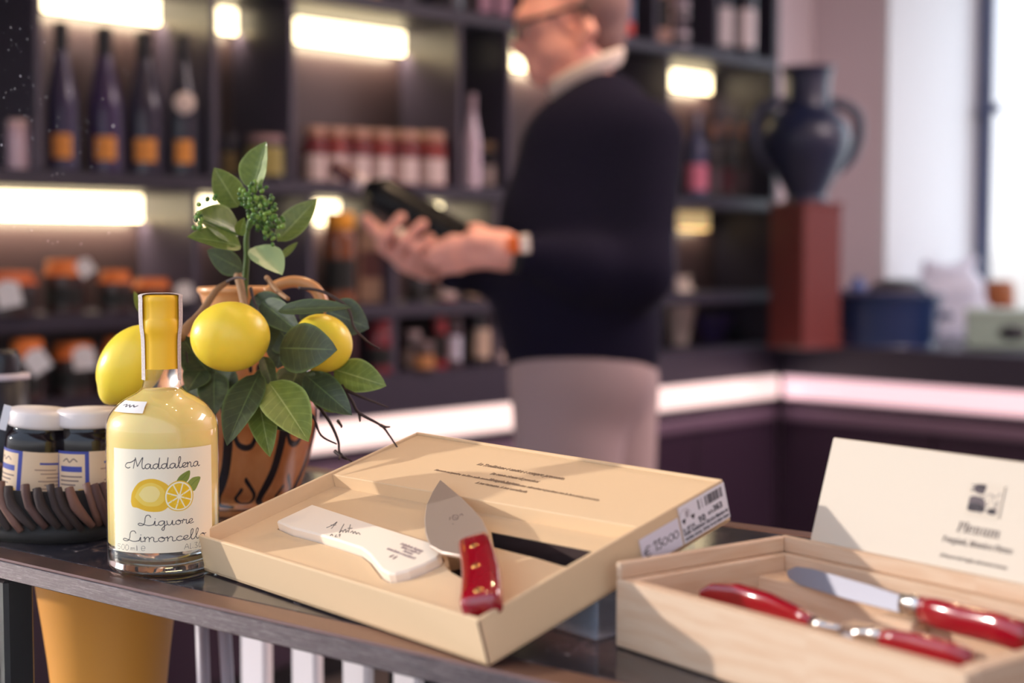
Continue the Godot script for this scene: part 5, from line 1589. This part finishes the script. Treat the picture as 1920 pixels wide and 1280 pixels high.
func build_goods() -> void:
	var S1 := 1.775
	var S2 := 1.297
	var S3 := 0.984
	var S4 := 0.8
	var none := Color(0, 0, 0, 0)
	# tall dark bottles, upper left bay
	var orange := rgb(226, 150, 62)
	var names := ["tall dark purple bottle with orange label, leftmost of the row in the lit upper bay", "tall dark purple bottle with orange label, second of the row in the lit upper bay", "tall dark purple bottle with orange label, third of the row in the lit upper bay", "tall dark bottle with orange label, rightmost of the row in shade beside round white tag"]
	var xs := [[90, 148, 42], [168, 232, 52], [240, 308, 60], [318, 372, 66]]
	for i in 4:
		put("dark_bottle", names[i], "bottle", "tall dark bottles in the upper left bay", xs[i][0], xs[i][1], 338, xs[i][2], S2, 0.09 if i < 3 else 0.05, "slim", [rgb(40, 26, 74), rgb(44, 18, 78), rgb(30, 24, 56), rgb(22, 24, 48)][i], rgb(16, 16, 30), orange, 0.09, 0.25)
	var rt := thing("round_tag", "round white tag hanging at neck of the rightmost tall dark bottle", "tag", W(wall(346, 193, 0.02).x, wall(346, 193, 0.02).y, 0.02))
	part("disc", lathe(tool(), [Vector2(0.0001, -0.001), Vector2(0.024, -0.001), Vector2(0.025, 0), Vector2(0.024, 0.001), Vector2(0.0001, 0.001)], 24, Transform3D(Basis(Vector3.RIGHT, PI / 2), Vector3.ZERO)), mat(rgb(236, 220, 216), 0.7), rt)
	put("pale_bottle", "pale lilac bottle at far left edge of the upper shelf", "bottle", "", 14, 62, 335, 225, S2, 0.06, "jar", rgb(214, 186, 206), rgb(230, 200, 205), none, 0, 0)
	# jars in the narrow bay
	put("dark_jar", "dark jar with olive label behind the topmost lemon leaf, left of two", "jar", "", 414, 448, 340, 252, S2, 0.12, "jar", rgb(24, 24, 44), rgb(44, 36, 52), rgb(122, 104, 62), 0.1, 0.6)
	put("dark_jar", "dark jar with yellow label and pale lid behind the topmost lemon leaf, right of two", "jar", "", 462, 534, 342, 254, S2, 0.03, "jar", rgb(26, 24, 42), rgb(150, 118, 122), rgb(150, 138, 74), 0.08, 0.72)
	# red jars with white labels
	var rj := [[570, 612, "leftmost of six, at the divider"], [604, 652, "second of six"], [646, 694, "third of six"], [690, 736, "fourth of six"], [734, 784, "fifth of six"], [780, 836, "rightmost of six"]]
	for i in 6:
		put("red_jar", "red sauce jar with white label above the held bottle, " + rj[i][2], "jar", "red sauce jars with white labels", rj[i][0], rj[i][1], 352 + i, 238 + i * 2, S2, 0.10 - 0.008 * i, "jar", rgb(116, 22, 28) if i % 2 == 0 else rgb(136, 34, 28), rgb(196, 152, 134), rgb(224, 204, 206), 0.04, 0.5)
	put("slim_bottle", "slim pale lilac bottle standing alone in front of the divider beside the man", "bottle", "", 868, 902, 362, 176, S2, 0.02, "slim", rgb(206, 186, 206), rgb(170, 146, 160), none, 0, 0)
	put("small_jar", "small dark jar with white label between slim bottle and the man's back", "jar", "", 898, 942, 360, 268, S2, 0.08, "jar", rgb(40, 30, 40), rgb(178, 148, 120), rgb(214, 198, 204), 0.08, 0.5)
	# above the top shelf only the feet show
	var top := [[480, 540, rgb(20, 18, 30), "bottle behind the tip of the narrow bay"], [572, 640, rgb(32, 28, 40), "bottle left of gold one"], [682, 716, rgb(176, 138, 84), "gold bottle"], [730, 775, rgb(34, 38, 60), "bluish bottle right of gold one"], [785, 870, rgb(26, 22, 34), "wide bottle over divider"]]
	for q in top:
		put("dark_bottle" if q[2].r < 0.5 else "gold_bottle", "foot of a bottle on the top shelf, " + q[3], "bottle", "bottles on the top shelf", q[0], q[1], 30, -190, S1, 0.06, "bottle", q[2], rgb(30, 26, 34), none)
	for i in 2:
		put("pink_carton", "dark carton with pink label on top shelf, " + ["left of two by the man's forehead", "right of two by the man's forehead"][i], "carton", "pink labelled cartons", 896 + i * 34, 926 + i * 34, 46, -60, S1, 0.03, "pack", rgb(70, 34, 60), none, rgb(216, 170, 196), 0.06, 0.5)
	put("blue_bottle", "blue bottle with red foot label on top shelf behind the man's head", "bottle", "", 1152, 1188, 88, -60, S1, 0.02, "bottle", rgb(60, 78, 130), rgb(40, 40, 60), rgb(226, 62, 44), 0.02, 0.2)
	put("beige_carton", "tall beige carton on the top shelf right of the man's head", "carton", "", 1224, 1258, 106, -90, S1, 0.02, "pack", rgb(190, 152, 140), none, none)
	for i in 3:
		var p := put("white_tin", "small pale tin in a stack on top shelf beside the beige carton, " + ["lowest of stack", "middle of stack", "topmost of stack"][i], "tin", "stack of pale tins", 1258, 1292, 100, 50, S1, 0.04, "jar", rgb(206, 192, 204), rgb(66, 56, 78), none)
		p.position.y += i * 0.088
	for i in 2:
		put("dark_bottle", "dark bottle with white label at right end of the top shelf, " + ["left of two", "right of two"][i], "bottle", "white labelled bottles at the shelf end", 1334 + i * 40, 1372 + i * 44, 122 + i * 6, -150, S1, 0.05 - 0.02 * i, "bottle", rgb(20, 22, 44), rgb(20, 20, 40), rgb(222, 212, 216), 0.06, 0.34)
	# right of the man, middle shelf
	put("spirit_bottle", "bluish bottle with red and white label right behind the man's arm", "bottle", "", 1284, 1326, 368, 210, S2, 0.02, "bottle", rgb(58, 62, 96), rgb(120, 112, 128), rgb(204, 112, 140), 0.08, 0.38)
	for i in 3:
		put("brown_bottle", "small brown bottle on shelf left of blue vase, " + ["left of three", "middle of three", "right of three"][i], "bottle", "small brown bottles by the vase", 1326 + i * 27, 1350 + i * 27, 368, 232 - 4 * (i % 2), S2, 0.09, "bottle", rgb(50, 40, 42), rgb(176, 124, 104), rgb(96, 74, 84) if i != 1 else rgb(120, 52, 70), 0.1, 0.4)
	# lower left: jars under orange cloth with paper tags
	var oc := rgb(208, 108, 38)
	var lo := [[-30, 66, 598, 508, S3, "at far left edge on the middle shelf"], [86, 158, 592, 486, S3, "second from the left on the middle shelf, tallest"], [188, 246, 588, 506, S3, "third from left on the middle shelf"], [252, 318, 580, 522, S3, "rightmost on the middle shelf, just above liqueur bottle cap"], [22, 84, 762, 634, S4, "left on the low shelf beside dark canister"], [98, 178, 762, 640, S4, "middle of the low shelf left of the lemon"], [196, 270, 750, 632, S4, "behind left lemon on the low shelf"]]
	for i in lo.size():
		var q: Array = lo[i]
		put("cloth_jar", "dark jar with orange cloth cover " + q[5], "jar", "jars with orange cloth covers", q[0], q[1], q[2], q[3], q[4], 0.03 + 0.03 * (i % 2), "cloth", rgb(52, 26, 26), oc if i != 0 else rgb(196, 96, 52), none)
	var tg := [[16, 552, 0.026, 0.2, "hanging from the cloth jar at far left edge"], [160, 502, 0.018, 0.6, "beside tallest cloth jar on the middle shelf"], [346, 548, 0.020, 0.2, "between liqueur cap and the pot rim"], [70, 678, 0.024, 0.6, "on the low shelf right of dark canister"], [158, 672, 0.024, 0.1, "on the low shelf left of the left lemon"]]
	for q in tg:
		var s := wall(q[0], q[1], 0.03)
		tag(W(s.x, s.y, 0.03), q[2], "white paper tag " + q[4], "paper tags on the cloth jars", q[3])
	# lower middle
	put("honey_jar", "tall jar of amber honey with orange lid right of the berries", "jar", "", 608, 668, 575, 398, S3, 0.05, "jar", rgb(120, 62, 22), rgb(236, 158, 30), none)
	put("beige_pack", "beige paper pack with brown band below the far hand", "pack", "", 674, 732, 575, 410, S3, 0.08, "pack", rgb(168, 134, 116), none, rgb(92, 48, 52), 0.3, 0.62)
	put("red_bottle", "dark red bottle with beige neck at the divider right of second lemon", "bottle", "", 690, 740, 700, 600, S4, 0.04, "jar", rgb(112, 22, 38), rgb(120, 30, 44), none)
	put("red_pack", "dim red carton behind right leaf of the lemon plant", "carton", "", 604, 668, 705, 600, S4, 0.08, "pack", rgb(74, 28, 40), none, none)
	var mid := [[756, 790, 692, 620, rgb(64, 52, 60), rgb(150, 130, 134), rgb(150, 130, 128), "with grey label just right of divider"], [776, 816, 690, 640, rgb(60, 40, 40), rgb(120, 100, 104), rgb(176, 118, 70), "with orange label in front row"], [812, 838, 684, 570, rgb(150, 28, 40), rgb(200, 150, 130), none, "tall and red"], [838, 866, 684, 580, rgb(60, 34, 42), rgb(90, 60, 66), rgb(190, 190, 214), "with pale blue label"], [884, 926, 680, 560, rgb(52, 40, 48), rgb(170, 140, 124), rgb(212, 186, 172), "with cream label beside the man's belly"], [920, 950, 680, 640, rgb(60, 50, 56), rgb(130, 110, 112), rgb(180, 160, 160), "small, half behind the man"]]
	for i in mid.size():
		var q: Array = mid[i]
		put("condiment_jar", "condiment jar " + q[7] + " on the lowest shelf", "jar", "condiment jars on the lowest shelf", q[0], q[1], q[2], q[3], S4, 0.05 if i != 1 else 0.005, "jar", q[4], q[5], q[6], 0.12, 0.55)
	for i in 3:
		put("condiment_jar", "condiment jar on the middle shelf under the hands, " + ["left of three", "middle of three, red", "right of three"][i], "jar", "condiment jars under the hands", 762 + i * 56, 800 + i * 56, 566, 508, S3, 0.06, "jar", [rgb(44, 40, 50), rgb(120, 36, 40), rgb(50, 40, 44)][i], [rgb(70, 64, 76), rgb(176, 140, 122), rgb(186, 160, 140)][i], [none, rgb(190, 170, 170), rgb(200, 170, 150)][i], 0.1, 0.5)

# ---------------------------------------------------------------- on the window counter
func build_counter_goods() -> void:
	var h := 0.8
	var pc := on_plane(1508, 640, W(0, 0, 0.17), WN)
	pc.y = h
	var pl := thing("plinth", "square reddish brown wooden plinth in the corner under the blue vase", "plinth", pc, Basis(Vector3.UP, 0.55))
	var red := mat(rgb(112, 48, 46), 0.4)
	part("body", box(tool(), Vector3(-0.085, 0.015, -0.085), Vector3(0.085, 0.47, 0.085), 0.006), red, pl)
	part("base", box(tool(), Vector3(-0.09, 0, -0.09), Vector3(0.09, 0.02, 0.09), 0.004), red, pl)
	part("top", box(tool(), Vector3(-0.088, 0.465, -0.088), Vector3(0.088, 0.482, 0.088), 0.004), red, pl)
	var v := thing("blue_vase", "big dark blue two handled vase standing on the brown plinth", "vase", pc + Vector3(0, 0.482, 0), Basis(Vector3.UP, 0.1).scaled(Vector3(0.92, 0.92, 0.92)))
	var blue := mat(rgb(8, 22, 62), 0.32, 0.0, {"clearcoat_enabled": true, "clearcoat": 0.6})
	part("body", lathe(tool(), smooth([Vector2(0.0001, 0.0), Vector2(0.075, 0.0), Vector2(0.078, 0.012), Vector2(0.072, 0.03), Vector2(0.12, 0.12), Vector2(0.155, 0.2), Vector2(0.15, 0.27), Vector2(0.105, 0.325), Vector2(0.085, 0.35), Vector2(0.083, 0.44), Vector2(0.095, 0.475), Vector2(0.10, 0.485), Vector2(0.08, 0.48)], 4), 40), blue, v)
	for s in [-1.0, 1.0]:
		part("handle", tube(tool(), smooth([Vector3(0.085 * s, 0.36, 0), Vector3(0.13 * s, 0.355, 0), Vector3(0.185 * s, 0.32, 0), Vector3(0.195 * s, 0.25, 0), Vector3(0.17 * s, 0.17, 0), Vector3(0.12 * s, 0.12, 0)], 4), 0.02, 0.02, 10), blue, v)
	var lz := func(n: String, label: String, cat: String, px: float, py: float, prof: Array, m: Material, pn := "body") -> Node3D:
		var t := thing(n, label, cat, on_height(px, py, h))
		part(pn, lathe(tool(), smooth(prof, 4), 32), m, t)
		return t
	# dark blue tub with a tray and a black lid on it
	var tub: Node3D = lz.call("blue_tub", "wide dark blue enamel tub on the window counter", "tub", 1655, 645, [Vector2(0.0001, 0.0), Vector2(0.17, 0.0), Vector2(0.18, 0.01), Vector2(0.19, 0.12), Vector2(0.20, 0.165), Vector2(0.205, 0.17), Vector2(0.195, 0.172), Vector2(0.18, 0.14), Vector2(0.0001, 0.13)], mat(rgb(28, 48, 92), 0.25))
	for s in [-1.0, 1.0]:
		part("handle", tube(tool(), smooth([Vector3(0.185 * s, 0.10, 0.04), Vector3(0.225 * s, 0.10, 0.03), Vector3(0.23 * s, 0.095, -0.03), Vector3(0.185 * s, 0.10, -0.04)], 4), 0.012, 0.012, 8), mat(rgb(28, 48, 92), 0.25), tub)
	var tray := thing("grey_tray", "pale grey tray lying across the blue tub", "tray", tub.position + Vector3(-0.02, 0.172, 0))
	part("plate", lathe(tool(), [Vector2(0.0001, 0), Vector2(0.15, 0), Vector2(0.17, 0.012), Vector2(0.172, 0.016), Vector2(0.15, 0.008), Vector2(0.0001, 0.008)], 36), mat(rgb(150, 146, 178), 0.35), tray)
	var lidt := thing("black_bowl", "black bowl upside down on grey tray over the tub", "bowl", tub.position + Vector3(0.05, 0.182, 0))
	part("shell", lathe(tool(), [Vector2(0.10, 0.0), Vector2(0.105, 0.004), Vector2(0.09, 0.028), Vector2(0.05, 0.042), Vector2(0.0001, 0.044)], 32), M.black, lidt)
	var orn := thing("small_ornament", "small blue and cream ornament on the tray beside black bowl", "ornament", tub.position + Vector3(-0.095, 0.186, 0.03))
	part("body", lathe(tool(), smooth([Vector2(0.0001, 0), Vector2(0.025, 0), Vector2(0.03, 0.015), Vector2(0.016, 0.03), Vector2(0.02, 0.04), Vector2(0.0001, 0.05)], 4), 20), mat(rgb(84, 104, 160), 0.4), orn)
	# white plastic bag behind the tub
	var bag := thing("plastic_bag", "crumpled translucent white plastic bag by the window behind blue tub", "bag", on_height(1765, 632, h) + Vector3(0.05, 0, -0.12))
	var st := tool()
	nets(st, [[Vector3(-0.08, 0.07, 0), Vector3(0.10, 0.07, 0), 0.075, 0.08], [Vector3(-0.06, 0.16, 0), Vector3(0.06, 0.17, 0), 0.08, 0.085], [Vector3(0.0, 0.22, 0), Vector3(-0.08, 0.27, 0), 0.05, 0.02], [Vector3(0.04, 0.23, 0), Vector3(0.1, 0.29, 0), 0.04, 0.018]], 0.012, 0.03)
	part("film", st, mat(rgb(226, 224, 232), 0.35, 0.0, {"backlight_enabled": true, "backlight": Color(0.7, 0.7, 0.75)}), bag)
	# green box with dark oval
	var gb := thing("green_box", "pale green box with a dark oval label at right end of window counter", "box", on_height(1900, 652, h), Basis(Vector3.UP, -0.35))
	part("body", box(tool(), Vector3(-0.15, 0, -0.08), Vector3(0.15, 0.125, 0.08), 0.006), mat(rgb(150, 170, 160), 0.5), gb)
	part("lid", box(tool(), Vector3(-0.153, 0.105, -0.083), Vector3(0.153, 0.13, 0.083), 0.005), mat(rgb(160, 178, 168), 0.5), gb)
	part("oval_label", lathe(tool(), [Vector2(0.0001, 0.0), Vector2(0.045, 0.0), Vector2(0.045, 0.0015), Vector2(0.0001, 0.002)], 28, Transform3D(Basis(Vector3.RIGHT, PI / 2).scaled(Vector3(1, 0.55, 1)), Vector3(0.0, 0.055, 0.081))), mat(rgb(44, 46, 56), 0.5), gb)
	var wj: Node3D = lz.call("amber_jar", "amber and dark red jar behind the green box before the window", "jar", 1872, 628, [Vector2(0.0001, 0.0), Vector2(0.055, 0.0), Vector2(0.06, 0.01), Vector2(0.06, 0.17), Vector2(0.05, 0.2), Vector2(0.045, 0.21), Vector2(0.0001, 0.212)], mat(rgb(150, 84, 40), 0.3))
	part("band", lathe(tool(), [Vector2(0.061, 0.02), Vector2(0.061, 0.12)], 30), mat(rgb(110, 30, 44), 0.5), wj)
	lz.call("dark_flask", "slim dark flask standing against the window frame", "bottle", 1838, 622, [Vector2(0.0001, 0.0), Vector2(0.036, 0.0), Vector2(0.038, 0.01), Vector2(0.038, 0.2), Vector2(0.02, 0.27), Vector2(0.015, 0.29), Vector2(0.015, 0.33), Vector2(0.0001, 0.332)], mat(rgb(40, 56, 92), 0.2))
	# left of the plinth
	var jug: Node3D = lz.call("white_jug", "white porcelain jug on the counter right behind the man", "jug", 1272, 645, [Vector2(0.0001, 0.0), Vector2(0.03, 0.0), Vector2(0.034, 0.01), Vector2(0.05, 0.08), Vector2(0.062, 0.14), Vector2(0.05, 0.19), Vector2(0.036, 0.215), Vector2(0.042, 0.235), Vector2(0.034, 0.23)], mat(rgb(222, 206, 196), 0.3))
	part("handle", tube(tool(), smooth([Vector3(-0.05, 0.17, 0), Vector3(-0.085, 0.18, 0), Vector3(-0.09, 0.12, 0), Vector3(-0.055, 0.08, 0)], 4), 0.008, 0.008, 8), mat(rgb(222, 206, 196), 0.3), jug)
	lz.call("cream_bottle", "rounded cream bottle standing left of the brown plinth", "bottle", 1402, 625, [Vector2(0.0001, 0.0), Vector2(0.044, 0.0), Vector2(0.05, 0.012), Vector2(0.052, 0.12), Vector2(0.048, 0.18), Vector2(0.03, 0.22), Vector2(0.022, 0.235), Vector2(0.0001, 0.237)], mat(rgb(206, 166, 150), 0.45))
	lz.call("purple_bowl", "dark purple bowl between white jug and the cream bottle", "bowl", 1330, 640, [Vector2(0.0001, 0.0), Vector2(0.05, 0.0), Vector2(0.055, 0.006), Vector2(0.09, 0.08), Vector2(0.094, 0.095), Vector2(0.088, 0.094), Vector2(0.05, 0.02), Vector2(0.0001, 0.014)], mat(rgb(62, 46, 104), 0.3))
	lz.call("black_dish", "low black dish in front of the cream bottle", "dish", 1400, 641, [Vector2(0.0001, 0.0), Vector2(0.04, 0.0), Vector2(0.045, 0.005), Vector2(0.07, 0.05), Vector2(0.066, 0.052), Vector2(0.04, 0.012), Vector2(0.0001, 0.01)], mat(rgb(20, 22, 40), 0.3))
	lz.call("yellow_tin", "small olive yellow tin in front of the brown plinth", "tin", 1466, 640, [Vector2(0.0001, 0.0), Vector2(0.04, 0.0), Vector2(0.043, 0.004), Vector2(0.043, 0.05), Vector2(0.045, 0.052), Vector2(0.045, 0.062), Vector2(0.0001, 0.063)], mat(rgb(150, 126, 36), 0.4))
	lz.call("terracotta_dish", "small terracotta dish between the yellow tin and blue tub", "dish", 1548, 648, [Vector2(0.0001, 0.0), Vector2(0.03, 0.0), Vector2(0.034, 0.004), Vector2(0.05, 0.04), Vector2(0.046, 0.042), Vector2(0.03, 0.01), Vector2(0.0001, 0.008)], mat(rgb(196, 120, 96), 0.5))
	lz.call("navy_pot", "low navy pot beside the blue tub", "pot", 1530, 636, [Vector2(0.0001, 0.0), Vector2(0.06, 0.0), Vector2(0.066, 0.008), Vector2(0.07, 0.09), Vector2(0.075, 0.1), Vector2(0.07, 0.102), Vector2(0.06, 0.02), Vector2(0.0001, 0.015)], mat(rgb(24, 34, 66), 0.3))
